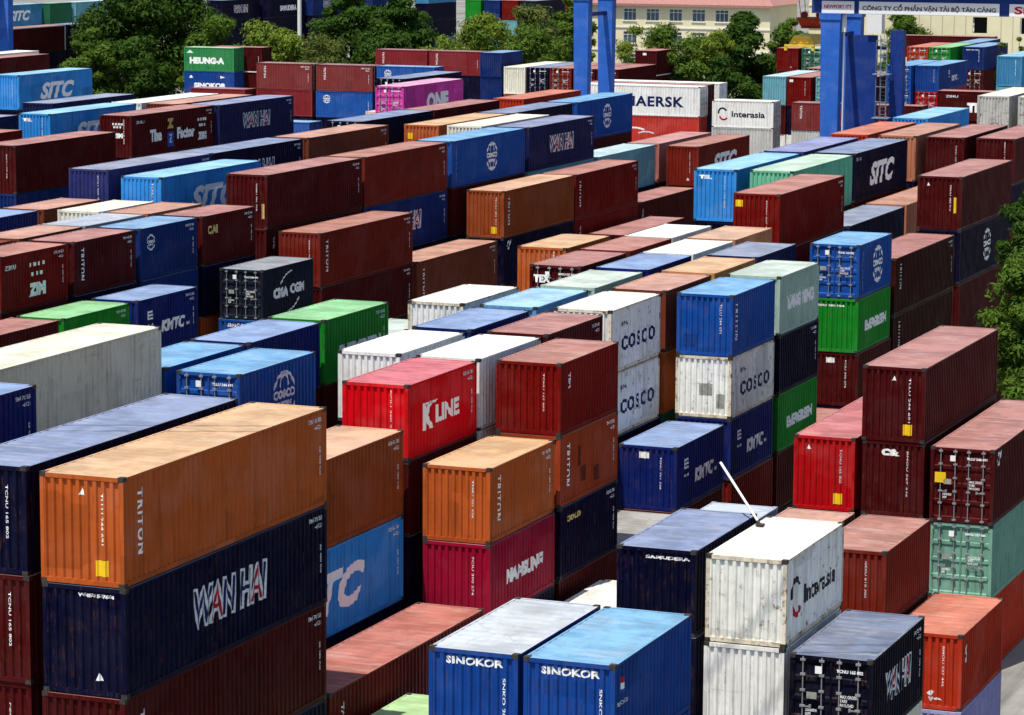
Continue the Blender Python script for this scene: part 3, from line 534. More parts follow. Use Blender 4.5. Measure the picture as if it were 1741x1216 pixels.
(-48.68, 74.6, 11.62, 40, 'h', 0, 'navyblue', 'c', 'num'.split(), 'long royal blue container, topmost, front stack of fourth row, middle block', 1),
(-70.53, 123.43, 7.8, 20, 's', 0, 'green', 'c', 'num'.split(), 'short green container, topmost, third stack of second row, left block', 1),
(-87.53, 281.02, 7.8, 20, 's', 1, 'reefer', 'c', 'INTRS'.split(), 'short clean white container with dark lettering, topmost, left stack, seventh row, broadside rear rows', 1),
(-42.18, 97.03, 7.8, 20, 's', 0, 'maroon', 'c', ''.split(), 'short maroon container, under the bright red one, third stack of second row, middle block', 1),
(-51.48, 97.23, 10.4, 20, 's', 0, 'blue', 'c', 'num'.split(), 'short blue container, topmost, second stack of fifth row, middle block', 1),
(-45.41, 110.43, 10.4, 20, 's', 0, 'navyblue', 'c', ''.split(), 'short royal blue container, topmost, fourth stack of third row, middle block', 1),
(-79.63, 281.02, 7.8, 20, 's', 1, 'brownf', 'c', 'Tvert'.split(), 'short dull maroon container with vertical white lettering, topmost, second stack, seventh row, broadside rear rows', 1),
(-51.86, 137.73, 10.4, 20, 's', 0, 'orange', 'c', 'vnum'.split(), 'short orange container, topmost, seventh stack of fifth row, middle block', 1),
(-48.7, 131.13, 10.4, 20, 's', 0, 'maroon', 'd', 'TEX'.split(), 'short maroon container with doors facing front, topmost, eighth stack of fourth row, middle block', 1),
(-70.53, 204.5, 5.81, 40, 'h', 0, 'maroon', 'c', 'Tsm'.split(), 'long maroon container, topmost, eleventh stack of second row, left block', 1),
(-45.47, 117.43, 10.4, 20, 's', 0, 'ltblue', 'c', ''.split(), 'short light blue container, topmost, fifth stack of third row, middle block', 1),
(-133.43, 276.72, 10.4, 20, 's', 1, 'brownf', 'c', 'Tvert num'.split(), 'short dull maroon container with vertical white lettering, topmost, left stack, third row, broadside rear rows', 1),
(-180.78, 307.1, 11.62, 40, 'h', 0, 'maroon', 'c', 'frame'.split(), 'long maroon container, topmost, front stack, fourth row, leftmost back block', 1),
(-126.93, 276.72, 10.4, 20, 's', 1, 'brownf', 'c', 'Tvert num'.split(), 'short dull maroon container with vertical white lettering, topmost, second stack, third row, broadside rear rows', 1),
(-39.38, 124.23, 2.6, 20, 's', 0, 'dred', 'c', ''.split(), 'short dark red container, under the royal blue one, seventh stack of right row, middle block', 1),
(-43.08, 196.8, 11.62, 40, 'h', 0, 'maroon', 'c', 'vnum'.split(), 'long maroon container, topmost, fourteenth stack of second row, middle block', 1),
(-70.53, 179.6, 5.81, 40, 'h', 0, 'navy', 'c', 'swoosh'.split(), 'long navy container, under the rust orange one, ninth stack of second row, left block', 1),
(-45.92, 168.7, 8.715, 40, 'h', 0, 'navygrey', 'c', ''.split(), 'long grey-topped navy container, topmost, eleventh stack of third row, middle block', 1),
(-49.28, 196.4, 11.62, 40, 'h', 0, 'tanbrown', 'c', ''.split(), 'long dusty tan container, topmost, fourteenth stack of fourth row, middle block', 1),
(-26.53, 119.4, 0.0, 40, 'h', 0, 'redor', 'c', 'vnum'.split(), 'long orange red container, third down, fourth stack of second row, right foreground block', 0),
(-154.63, 301.82, 10.4, 20, 's', 1, 'heung', 'c', 'HEUNG'.split(), 'short forest green container with bold white lettering, topmost, left stack, first row, broadside rear rows', 0),
(-75.18, 307.6, 10.4, 40, 's', 0, 'sinoblue', 'c', 'vnum KMTC'.split(), 'long medium blue container with bold white lettering, topmost, stack fourteenth from left, rear right rows', 0),
(-52.77, 238.7, 11.62, 40, 'h', 0, 'tank', 'c', ''.split(), 'long weathered white container, topmost, thirteenth stack of fifth row, middle block', 0),
(-85.93, 192.6, 11.62, 40, 'h', 0, 'navy', 'd', 'num'.split(), 'long navy container with doors facing front, topmost, front stack of seventh row, left block', 0),
(-126.93, 276.72, 7.8, 20, 's', 1, 'bluef', 'c', 'COSs num'.split(), 'short mid blue container, under the dull maroon one, second stack, third row, broadside rear rows', 0),
(-41.95, 74.8, 5.81, 40, 'h', 0, 'maroon', 'c', 'vnum'.split(), 'long maroon container, under the maroon one, front stack of second row, middle block', 0),
(-42.18, 97.03, 5.2, 20, 's', 0, 'navy', 'c', ''.split(), 'short navy container, under the maroon one, third stack of second row, middle block', 0),
(-45.53, 124.23, 10.4, 20, 's', 0, 'pgreen', 'c', ''.split(), 'short pale grey-green container, topmost, sixth stack of third row, middle block', 0),
(-97.7, 280.42, 5.81, 40, 'h', 1, 'redf', 'c', 'HAMB'.split(), 'long coral red container, under the clean white one, second stack, sixth row, broadside rear rows', 0),
(-73.98, 205.6, 8.715, 40, 'h', 0, 'teal', 'c', ''.split(), 'long pale teal container, topmost, ninth stack of third row, left block', 0),
(-82.18, 306.1, 8.715, 40, 'h', 0, 'dred', 'd', ''.split(), 'long dark red container with doors facing front, topmost, stack ninth from left, rear right rows', 0),
(-45.6, 131.33, 10.4, 20, 's', 0, 'navyblue', 'c', ''.split(), 'short royal blue container, topmost, seventh stack of third row, middle block', 0),
(-73.98, 143.53, 7.8, 20, 's', 0, 'navy', 'c', ''.split(), 'short navy container, under the maroon one, fourth stack of third row, left block', 0),
(-42.56, 138.03, 10.4, 20, 's', 0, 'navygrey', 'c', ''.split(), 'short grey-topped navy container, topmost, ninth stack of second row, middle block', 0),
(-70.53, 116.83, 7.8, 20, 's', 0, 'maroon', 'c', ''.split(), 'short maroon container, topmost, second stack of second row, left block', 0),
(-42.5, 131.23, 10.4, 20, 's', 0, 'orangetan', 'c', ''.split(), 'short tan orange container, topmost, eighth stack of second row, middle block', 0),
(-73.98, 179.7, 8.715, 40, 'h', 0, 'maroon', 'c', ''.split(), 'long maroon container, under the blue one, seventh stack of third row, left block', 0),
(-39.45, 131.23, 2.6, 20, 's', 0, 'maroon', 'c', ''.split(), 'short maroon container, under the green one, eighth stack of right row, middle block', 0),
(-23.98, 101.03, 0.0, 20, 's', 0, 'lav', 'c', ''.split(), 'short lavender container, under the orange red one, second stack of right row, right foreground block', 0),
(-79.93, 191.6, 11.62, 40, 'h', 0, 'orange', 'c', 'yelL2'.split(), 'long orange container, topmost, sixth stack of fifth row, left block', 0),
(-127.93, 307.22, 10.4, 20, 's', 1, 'dredf', 'c', 'Tvert num'.split(), 'short faded dark red container, topmost, second stack, fourth row, broadside rear rows', 0),
(-203.78, 404.1, 8.715, 40, 'h', 0, 'navy', 'c', ''.split(), 'long navy container, under the navy one, front stack, right row, yard behind left trees', 0),
(-70.53, 192.1, 5.81, 40, 'h', 0, 'dred', 'c', 'Tsm'.split(), 'long dark red container, under the dark red one, tenth stack of second row, left block', 0),
(-73.98, 154.1, 8.715, 40, 'h', 0, 'maroon', 'c', 'Tsm'.split(), 'long maroon container, under the maroon one, fifth stack of third row, left block', 0),
(-45.72, 144.53, 10.4, 20, 's', 0, 'tan', 'c', ''.split(), 'short tan container, topmost, ninth stack of third row, middle block', 0),
(-203.78, 404.1, 11.62, 40, 'h', 0, 'navy', 'c', 'WAN'.split(), 'long navy container with red-white lettering, topmost, front stack, right row, yard behind left trees', 0),
(-28.68, 87.03, 5.2, 20, 's', 0, 'navy', 'd', 'vnum'.split(), 'short navy container, under the navy one, second stack of third row, right foreground block', 0),
(-73.98, 218.7, 8.715, 40, 'h', 0, 'redpink', 'c', ''.split(), 'long faded pink container, topmost, tenth stack of third row, left block', 0),
(-113.18, 199.3, 11.62, 40, 'h', 0, 'navygrey', 'c', ''.split(), 'long grey-topped navy container, topmost, front stack of sixth row, far left block', 0),
(-45.66, 137.83, 10.4, 20, 's', 0, 'white', 'c', ''.split(), 'short white container, topmost, eighth stack of third row, middle block', 0),
(-48.76, 137.83, 10.4, 20, 's', 0, 'dred', 'c', ''.split(), 'short dark red container, topmost, ninth stack of fourth row, middle block', 0),
(-42.44, 124.53, 7.8, 20, 's', 0, 'orange', 'c', ''.split(), 'short orange container, under the brown one, seventh stack of second row, middle block', 0),
(-217.78, 386.8, 11.62, 40, 'h', 0, 'teal', 'c', 'FESL'.split(), 'long pale teal container, topmost, third stack, fifth row, leftmost back block', 0),
(-52.52, 212.3, 11.62, 40, 'h', 0, 'sky', 'c', ''.split(), 'long sky blue container, topmost, twelfth stack of fifth row, middle block', 0),
(-95.38, 336.6, 10.4, 40, 's', 0, 'dgreen', 'd', ''.split(), 'long dark green container with doors facing front, topmost, stack eleventh from left, rear right rows', 0),
(-73.23, 281.02, 7.8, 20, 's', 1, 'maroon', 'c', ''.split(), 'short maroon container, topmost, third stack, seventh row, broadside rear rows', 0),
(-85.93, 205.1, 11.62, 40, 'h', 0, 'maroon', 'c', ''.split(), 'long maroon container, topmost, second stack of seventh row, left block', 0),
(-80.28, 349.1, 10.4, 40, 's', 0, 'navyb', 'c', 'vnum toptext'.split(), 'long deep blue container, topmost, stack eighteenth from left, rear right rows', 0),
(-154.63, 301.82, 7.8, 20, 's', 1, 'sinoblue', 'c', 'SINOS'.split(), 'short medium blue container, under the forest green one, left stack, first row, broadside rear rows', 0),
(-39.26, 110.53, 2.6, 20, 's', 0, 'greywhite', 'c', ''.split(), 'short dirty grey container, topmost, fifth stack of right row, middle block', 0),
(-83.08, 143.23, 10.4, 20, 's', 0, 'brown', 'c', ''.split(), 'short brown container, topmost, second stack of sixth row, left block', 0),
(-219.38, 368.1, 11.62, 40, 'h', 0, 'tealblue', 'c', 'SITC'.split(), 'long teal blue container with bold white lettering, topmost, front stack, fifth row, leftmost back block', 0),
(-164.18, 426.1, 11.62, 40, 'h', 0, 'charcoal', 'c', ''.split(), 'long charcoal container, topmost, stack fourth from left, yard behind middle trees', 0),
(-87.53, 281.02, 5.2, 20, 's', 1, 'greyf', 'c', ''.split(), 'short light grey container, under the clean white one, left stack, seventh row, broadside rear rows', 0),
(-77.78, 306.6, 10.4, 40, 's', 0, 'blue', 'd', ''.split(), 'long blue container with doors facing front, topmost, stack thirteenth from left, rear right rows', 0),
(-65.18, 299.7, 11.62, 40, 'h', 0, 'tealblue', 'c', 'vnum'.split(), 'long teal blue container, topmost, stack nineteenth from left, rear right rows', 0),
(-123.38, 308.03, 10.4, 20, 's', 0, 'navyb', 'c', ''.split(), 'short deep blue container, topmost, third stack, fourth row, broadside rear rows', 0),
(-58.3, 263.22, 10.4, 40, 's', 1, 'maroon', 'c', 'FACTS num'.split(), 'long maroon container, topmost, second stack, ninth row, broadside rear rows', 0),
(-46.04, 181.7, 8.715, 40, 'h', 0, 'tanbrown', 'c', ''.split(), 'long dusty tan container, topmost, twelfth stack of third row, middle block', 0),
(-164.18, 426.1, 8.715, 40, 'h', 0, 'dgreen', 'c', ''.split(), 'long dark green container, under the charcoal one, stack fourth from left, yard behind middle trees', 0),
(-52.24, 181.4, 11.62, 40, 'h', 0, 'navylav', 'c', ''.split(), 'long lavender container, topmost, tenth stack of fifth row, middle block', 0),
(-134.23, 307.22, 10.4, 20, 's', 1, 'dredf', 'c', 'Tvert'.split(), 'short faded dark red container, topmost, left stack, fourth row, broadside rear rows', 0),
(-202.48, 416.6, 8.715, 40, 'h', 0, 'navy', 'c', ''.split(), 'long navy container, under the navy one, second stack, right row, yard behind left trees', 0),
(-79.93, 143.43, 10.4, 20, 's', 0, 'cream', 'c', ''.split(), 'short cream container, topmost, second stack of fifth row, left block', 0),
(-87.78, 305.6, 8.715, 40, 'h', 0, 'dred', 'c', 'plate vnum'.split(), 'long dark red container, topmost, stack seventh from left, rear right rows', 0),
(-148.88, 248.4, 11.62, 40, 'h', 0, 'maroon', 'c', ''.split(), 'long maroon container, topmost, stack second from left, leftmost back block', 0),
(-84.78, 219.1, 11.62, 40, 'h', 0, 'redor', 'c', ''.split(), 'long orange red container, topmost, eighth stack of sixth row, left block', 0),
(-90.1, 370.22, 10.4, 40, 's', 1, 'maroon', 'c', ''.split(), 'long maroon container, topmost, left stack, ninth row, broadside rear rows', 0),
(-164.18, 426.1, 5.81, 40, 'h', 0, 'dred', 'c', ''.split(), 'long dark red container, third down, stack fourth from left, yard behind middle trees', 0),
(-67.38, 192.7, 5.2, 40, 's', 0, 'maroon', 'c', 'Tsm'.split(), 'long maroon container, topmost, front stack of right row, left block', 0),
(-109.88, 310.1, 8.715, 40, 'h', 0, 'maroon', 'd', ''.split(), 'long maroon container with doors facing front, topmost, stack fifth from left, rear right rows', 0),
(-48.82, 144.13, 10.4, 20, 's', 0, 'white', 'c', ''.split(), 'short white container, topmost, tenth stack of fourth row, middle block', 0),
(-77.08, 130.63, 10.4, 20, 's', 0, 'brown', 'c', ''.split(), 'short brown container, topmost, second stack of fourth row, left block', 0),
(-84.98, 306.1, 8.715, 40, 'h', 0, 'teal', 'd', ''.split(), 'long pale teal container with doors facing front, topmost, stack eighth from left, rear right rows', 0),
(-79.93, 204.4, 11.62, 40, 'h', 0, 'navy', 'c', 'WAN num'.split(), 'long navy container with red-white lettering, topmost, seventh stack of fifth row, left block', 0),
(-42.06, 87.1, 2.905, 40, 'h', 0, 'navy', 'c', ''.split(), 'long navy container, under the sky blue one, second stack of second row, middle block', 0),
(-201.28, 429.1, 8.715, 40, 'h', 0, 'navy', 'c', ''.split(), 'long navy container, under the deep blue one, third stack, right row, yard behind left trees', 0),
(-77.08, 137.03, 10.4, 20, 's', 0, 'greyblue', 'c', ''.split(), 'short grey container, topmost, third stack of fourth row, left block', 0),
(-201.28, 429.1, 5.81, 40, 'h', 0, 'navy', 'c', 'vnum'.split(), 'long navy container, under the navy one, third stack, right row, yard behind left trees', 0),
(-133.43, 276.72, 7.8, 20, 's', 1, 'dredf', 'c', ''.split(), 'short faded dark red container, second down, left stack, third row, broadside rear rows', 0),
(-52.37, 196.1, 11.62, 40, 'h', 0, 'redor', 'c', ''.split(), 'long orange red container, topmost, eleventh stack of fifth row, middle block', 0),
(-77.08, 192.1, 11.62, 40, 'h', 0, 'cream', 'c', ''.split(), 'long cream container, topmost, eighth stack of fourth row, left block', 0),
(-96.08, 165.4, 8.715, 40, 'h', 0, 'navyb', 'c', 'KMTC'.split(), 'long deep blue container, under the maroon one, front stack of right row, far left block', 0),
(-120.28, 310.1, 8.715, 40, 'h', 0, 'cream', 'c', ''.split(), 'long cream container, topmost, stack first from left, rear right rows', 0),
(-210.78, 472.1, 8.715, 40, 'h', 0, 'navy', 'c', ''.split(), 'long navy container, under the deep blue one, stack sixth from left, yard behind left trees', 0),
(-210.78, 472.1, 5.81, 40, 'h', 0, 'navy', 'c', 'vnum'.split(), 'long navy container, under the navy one, stack sixth from left, yard behind left trees', 0),
(-90.48, 306.1, 8.715, 40, 'h', 0, 'teal', 'c', ''.split(), 'long pale teal container, topmost, stack sixth from left, rear right rows', 0),
(-110.18, 320.03, 10.4, 20, 's', 0, 'maroon', 'c', 'plate'.split(), 'short maroon container, topmost, left stack, eighth row, broadside rear rows', 0),
(-29.38, 101.03, 5.2, 20, 's', 0, 'brown', 'c', 'vnum'.split(), 'short brown container, topmost, third stack of third row, right foreground block', 0),
(-202.48, 416.6, 11.62, 40, 'h', 0, 'navy', 'c', 'SAMU2'.split(), 'long navy container, topmost, second stack, right row, yard behind left trees', 0),
(-43.08, 196.8, 0.0, 40, 'h', 0, 'white', 'c', 'vnum'.split(), 'long white container, under the dark red one, fourteenth stack of second row, middle block', 0),
(-202.48, 416.6, 5.81, 40, 'h', 0, 'brown', 'c', 'vnum'.split(), 'long brown container, under the navy one, second stack, right row, yard behind left trees', 0),
(-156.78, 456.1, 8.715, 40, 'h', 0, 'dgreen', 'c', ''.split(), 'long dark green container, second down, stack eighth from left, yard behind middle trees', 0),
(-180.78, 316.63, 11.62, 20, 'h', 0, 'navy', 'c', 'COSs'.split(), 'short navy container, topmost, second stack, fourth row, leftmost back block', 0),
(-77.08, 143.53, 10.4, 20, 's', 0, 'tanbrown', 'c', ''.split(), 'short dusty tan container, topmost, fourth stack of fourth row, left block', 0),
(-206.78, 486.1, 8.715, 40, 'h', 0, 'navy', 'c', ''.split(), 'long navy container, under the teal blue one, stack seventh from left, yard behind left trees', 0),
(-83.08, 136.63, 10.4, 20, 's', 0, 'navyblue', 'c', ''.split(), 'short royal blue container, topmost, front stack of sixth row, left block', 0),
(-206.78, 486.1, 5.81, 40, 'h', 0, 'navy', 'c', 'vnum'.split(), 'long navy container, under the navy one, stack seventh from left, yard behind left trees', 0),
(-98.08, 336.1, 10.4, 40, 's', 0, 'dred', 'c', 'tri2'.split(), 'long dark red container, topmost, stack tenth from left, rear right rows', 0),
(-43.08, 196.8, 2.905, 40, 'h', 0, 'dred', 'c', 'vnum'.split(), 'long dark red container, under the maroon one, fourteenth stack of second row, middle block', 0),
(-32.18, 101.03, 5.2, 20, 's', 0, 'greyblue', 'c', ''.split(), 'short grey container, topmost, front stack of fourth row, right foreground block', 0),
(-51.61, 110.53, 7.8, 20, 's', 0, 'maroon', 'c', ''.split(), 'short maroon container, under the green one, fourth stack of fifth row, middle block', 0),
(-117.68, 310.1, 8.715, 40, 'h', 0, 'navy', 'd', ''.split(), 'long navy container with doors facing front, topmost, stack second from left, rear right rows', 0),
(-115.08, 310.1, 8.715, 40, 'h', 0, 'brownred', 'd', ''.split(), 'long red brown container with doors facing front, topmost, stack third from left, rear right rows', 0),
(-43.08, 196.8, 5.81, 40, 'h', 0, 'maroon', 'c', 'vnum'.split(), 'long maroon container, under the navy one, fourteenth stack of second row, middle block', 0),
(-73.98, 136.93, 7.8, 20, 's', 0, 'navyb', 'c', ''.split(), 'short deep blue container, under the deep blue one, third stack of third row, left block', 0),
(-218.28, 377.43, 11.62, 20, 'h', 0, 'dgreen', 'c', ''.split(), 'short dark green container, topmost, second stack, fifth row, leftmost back block', 0),
(-156.78, 456.1, 5.81, 40, 'h', 0, 'dred', 'c', ''.split(), 'long dark red container, third down, stack eighth from left, yard behind middle trees', 0),
(-201.28, 429.1, 11.62, 40, 'h', 0, 'navyb', 'c', 'WAN'.split(), 'long deep blue container, topmost, third stack, right row, yard behind left trees', 0),
(-102.98, 238.7, 11.62, 40, 'h', 0, 'navy', 'd', 'COSL'.split(), 'long navy container with round white logo, topmost, fourth stack of third row, far left block', 0),
(-80.28, 349.1, 7.8, 40, 's', 0, 'maroon', 'd', ''.split(), 'long maroon container with doors facing front, second down, stack eighteenth from left, rear right rows', 0),
(-120.53, 276.92, 10.4, 20, 's', 1, 'bluef', 'c', 'COSs'.split(), 'short mid blue container, topmost, third stack, third row, broadside rear rows', 0),
(-156.78, 456.1, 11.62, 40, 'h', 0, 'dred', 'c', ''.split(), 'long dark red container, topmost, stack eighth from left, yard behind middle trees', 0),
(-152.63, 304.62, 10.4, 20, 's', 1, 'maroon', 'c', 'num'.split(), 'short maroon container, topmost, second stack, first row, broadside rear rows', 0),
(-39.77, 169.0, 2.905, 40, 'h', 0, 'maroon', 'c', 'vnum'.split(), 'long maroon container, under the maroon one, twelfth stack of right row, middle block', 0),
(-43.08, 196.8, 8.715, 40, 'h', 0, 'navy', 'c', ''.split(), 'long navy container, under the maroon one, fourteenth stack of second row, middle block', 0),
(-104.98, 202.6, 11.62, 40, 'h', 0, 'brown', 'c', ''.split(), 'long brown container, topmost, front stack of fourth row, far left block', 0),
(-168.78, 451.1, 8.715, 40, 'h', 0, 'navyb', 'c', ''.split(), 'long deep blue container, second down, stack fifth from left, yard behind middle trees', 0),
(-168.78, 451.1, 5.81, 40, 'h', 0, 'maroon', 'c', ''.split(), 'long maroon container, under the deep blue one, stack fifth from left, yard behind middle trees', 0),
(-180.78, 316.63, 8.715, 20, 'h', 0, 'navy', 'c', ''.split(), 'short navy container, under the navy one, second stack, fourth row, leftmost back block', 0),
(-83.38, 346.1, 10.4, 40, 's', 0, 'green', 'd', ''.split(), 'long green container with doors facing front, topmost, stack sixteenth from left, rear right rows', 0),
(-217.78, 386.8, 8.715, 40, 'h', 0, 'navy', 'c', ''.split(), 'long navy container, under the pale teal one, third stack, fifth row, leftmost back block', 0),
(-210.78, 472.1, 2.905, 40, 'h', 0, 'brown', 'c', 'vnum'.split(), 'long brown container, under the navy one, stack sixth from left, yard behind left trees', 0),
(-217.78, 386.8, 5.81, 40, 'h', 0, 'blue', 'c', 'vnum'.split(), 'long blue container, under the navy one, third stack, fifth row, leftmost back block', 0),
(-217.78, 386.8, 2.905, 40, 'h', 0, 'orange', 'c', 'vnum'.split(), 'long orange container, under the blue one, third stack, fifth row, leftmost back block', 0),
(-123.38, 308.03, 7.8, 20, 's', 0, 'navyb', 'c', ''.split(), 'short deep blue container, under the deep blue one, third stack, fourth row, broadside rear rows', 0),
(-112.48, 310.1, 8.715, 40, 'h', 0, 'maroon', 'd', ''.split(), 'long maroon container with doors facing front, topmost, stack fourth from left, rear right rows', 0),
(-206.78, 486.1, 2.905, 40, 'h', 0, 'blue', 'c', 'vnum'.split(), 'long blue container, under the navy one, stack seventh from left, yard behind left trees', 0),
(-107.78, 202.6, 11.62, 40, 'h', 0, 'white', 'c', ''.split(), 'long white container, topmost, third stack of fifth row, far left block', 0),
(-39.32, 116.93, 2.6, 20, 's', 0, 'maroon', 'c', ''.split(), 'short maroon container, under the royal blue one, sixth stack of right row, middle block', 0),
(-97.7, 286.62, 8.715, 40, 'h', 1, 'reefer', 'c', ''.split(), 'long clean white container, topmost, second stack, sixth row, broadside rear rows', 0),
(-201.28, 429.1, 2.905, 40, 'h', 0, 'maroon', 'c', 'vnum'.split(), 'long maroon container, under the navy one, third stack, right row, yard behind left trees', 0),
(-79.93, 217.4, 8.715, 40, 'h', 0, 'maroon', 'c', ''.split(), 'long maroon container, under the blue one, eighth stack of fifth row, left block', 0),
(-140.13, 275.42, 7.8, 20, 's', 1, 'dredf', 'c', 'num'.split(), 'short faded dark red container, topmost, left stack, second row, broadside rear rows', 0),
(-85.98, 346.1, 10.4, 40, 's', 0, 'redor', 'd', ''.split(), 'long orange red container with doors facing front, topmost, stack fifteenth from left, rear right rows', 0),
(-73.98, 143.53, 5.2, 20, 's', 0, 'orange', 'c', 'vnum'.split(), 'short orange container, under the navy one, fourth stack of third row, left block', 0),
(-73.98, 123.73, 7.8, 20, 's', 0, 'maroon', 'c', ''.split(), 'short maroon container, under the dark red one, front stack of third row, left block', 0),
(-98.0, 283.42, 8.715, 40, 'h', 1, 'maroon', 'c', ''.split(), 'long maroon container, topmost, left stack, sixth row, broadside rear rows', 0),
(-73.98, 130.43, 7.8, 20, 's', 0, 'navy', 'c', ''.split(), 'short navy container, under the maroon one, second stack of third row, left block', 0),
(-172.78, 426.1, 8.715, 40, 'h', 0, 'navyb', 'c', ''.split(), 'long deep blue container, under the green one, stack first from left, yard behind middle trees', 0),
(-168.78, 451.1, 11.62, 40, 'h', 0, 'redor', 'c', ''.split(), 'long orange red container, topmost, stack fifth from left, yard behind middle trees', 0),
(-127.93, 307.22, 7.8, 20, 's', 1, 'navy', 'c', ''.split(), 'short navy container, under the faded dark red one, second stack, fourth row, broadside rear rows', 0),
(-172.78, 426.1, 11.62, 40, 'h', 0, 'green', 'c', ''.split(), 'long green container, topmost, stack first from left, yard behind middle trees', 0),
(-159.78, 456.1, 8.715, 40, 'h', 0, 'teal', 'c', ''.split(), 'long pale teal container, second down, stack seventh from left, yard behind middle trees', 0),
(-166.98, 426.1, 11.62, 40, 'h', 0, 'dred', 'c', ''.split(), 'long dark red container, topmost, stack third from left, yard behind middle trees', 0),
(-166.98, 426.1, 8.715, 40, 'h', 0, 'teal', 'c', ''.split(), 'long pale teal container, second down, stack third from left, yard behind middle trees', 0),
(-75.18, 307.6, 7.8, 40, 's', 0, 'red', 'd', ''.split(), 'long red container with doors facing front, second down, stack fourteenth from left, rear right rows', 0),
(-169.78, 426.1, 11.62, 40, 'h', 0, 'navyb', 'c', ''.split(), 'long deep blue container, topmost, stack second from left, yard behind middle trees', 0),
(-169.78, 426.1, 8.715, 40, 'h', 0, 'maroon', 'c', ''.split(), 'long maroon container, under the deep blue one, stack second from left, yard behind middle trees', 0),
(-159.78, 456.1, 5.81, 40, 'h', 0, 'navy', 'c', ''.split(), 'long navy container, under the pale teal one, stack seventh from left, yard behind middle trees', 0),
(-42.37, 117.63, 5.2, 20, 's', 0, 'navy', 'c', ''.split(), 'short navy container, under the rust-stained white one, sixth stack of second row, middle block', 0),
(-90.78, 322.1, 8.715, 40, 'h', 0, 'maroon', 'd', ''.split(), 'long maroon container with doors facing front, topmost, stack twelfth from left, rear right rows', 0),
(-45.79, 155.2, 8.715, 40, 'h', 0, 'maroon', 'c', ''.split(), 'long maroon container, under the dark red one, tenth stack of third row, middle block', 0),
(-162.78, 456.1, 5.81, 40, 'h', 0, 'teal', 'c', ''.split(), 'long pale teal container, under the maroon one, stack sixth from left, yard behind middle trees', 0),
(-79.63, 281.02, 5.2, 20, 's', 1, 'greyf', 'c', ''.split(), 'short light grey container, under the dull maroon one, second stack, seventh row, broadside rear rows', 0),
(-77.78, 306.6, 7.8, 40, 's', 0, 'blue', 'd', ''.split(), 'long blue container with doors facing front, second down, stack thirteenth from left, rear right rows', 0),
(-162.78, 456.1, 8.715, 40, 'h', 0, 'maroon', 'c', ''.split(), 'long maroon container, under the navy one, stack sixth from left, yard behind middle trees', 0),
(-39.77, 169.0, 0.0, 40, 'h', 0, 'maroon', 'c', 'vnum'.split(), 'long maroon container, bottom one, twelfth stack of right row, middle block', 0),
(-168.78, 451.1, 2.905, 40, 'h', 0, 'orange', 'c', 'vnum'.split(), 'long orange container, under the maroon one, stack fifth from left, yard behind middle trees', 0),
(-180.78, 307.1, 8.715, 40, 'h', 0, 'navy', 'c', ''.split(), 'long navy container, under the maroon one, front stack, fourth row, leftmost back block', 0),
(-203.78, 404.1, 5.81, 40, 'h', 0, 'navy', 'c', 'vnum'.split(), 'long navy container, third down, front stack, right row, yard behind left trees', 0),
(-115.03, 237.22, 7.8, 20, 's', 1, 'bluef', 'c', 'COSs'.split(), 'short mid blue container, topmost, left stack, fifth row, broadside rear rows', 0),
(-159.78, 456.1, 11.62, 40, 'h', 0, 'navyb', 'c', ''.split(), 'long deep blue container, topmost, stack seventh from left, yard behind middle trees', 0),
(-217.78, 386.8, 0.0, 40, 'h', 0, 'brown', 'c', 'vnum'.split(), 'long brown container, under the orange one, third stack, fifth row, leftmost back block', 0),
(-73.98, 192.6, 8.715, 40, 'h', 0, 'teal', 'c', ''.split(), 'long pale teal container, under the purplish navy one, eighth stack of third row, left block', 0),
(-54.83, 123.53, 7.8, 20, 's', 0, 'pgreen', 'c', ''.split(), 'short pale grey-green container, topmost, front stack of sixth row, middle block', 0),
(-109.38, 175.9, 11.62, 40, 'h', 0, 'navygrey', 'c', ''.split(), 'long grey-topped navy container, topmost, front stack of fifth row, far left block', 0),
(-38.89, 74.4, 2.905, 40, 'h', 0, 'navy', 'c', ''.split(), 'long navy container, under the maroon one, front stack of right row, middle block', 0),
(-162.78, 456.1, 11.62, 40, 'h', 0, 'navy', 'c', ''.split(), 'long navy container, topmost, stack sixth from left, yard behind middle trees', 0),
(-49.14, 181.6, 8.715, 40, 'h', 0, 'maroon', 'c', ''.split(), 'long maroon container, under the navy one, thirteenth stack of fourth row, middle block', 0),
(-102.18, 164.3, 11.62, 40, 'h', 0, 'dred', 'c', ''.split(), 'long dark red container, topmost, front stack of third row, far left block', 0),
(-70.53, 143.43, 5.2, 20, 's', 0, 'blue', 'c', 'SINOF'.split(), 'short blue container, under the charcoal one, sixth stack of second row, left block', 0),
(-210.78, 472.1, 11.62, 40, 'h', 0, 'navyb', 'c', ''.split(), 'long deep blue container, under the navy one, stack sixth from left, yard behind left trees', 0),
(-172.78, 426.1, 5.81, 40, 'h', 0, 'maroon', 'c', ''.split(), 'long maroon container, under the deep blue one, stack first from left, yard behind middle trees', 0),
(-202.48, 416.6, 2.905, 40, 'h', 0, 'maroon', 'c', 'vnum'.split(), 'long maroon container, under the brown one, second stack, right row, yard behind left trees', 0),
(-162.78, 456.1, 2.905, 40, 'h', 0, 'white', 'c', 'vnum'.split(), 'long white container, under the pale teal one, stack sixth from left, yard behind middle trees', 0),
(-52.11, 168.0, 8.715, 40, 'h', 0, 'navy', 'c', ''.split(), 'long navy container, under the sky blue one, ninth stack of fifth row, middle block', 0),
(-152.63, 304.62, 7.8, 20, 's', 1, 'maroon', 'c', 'frame'.split(), 'short maroon container, under the maroon one, second stack, first row, broadside rear rows', 0),
(-90.48, 306.1, 5.81, 40, 'h', 0, 'maroon', 'c', ''.split(), 'long maroon container, under the pale teal one, stack sixth from left, rear right rows', 0),
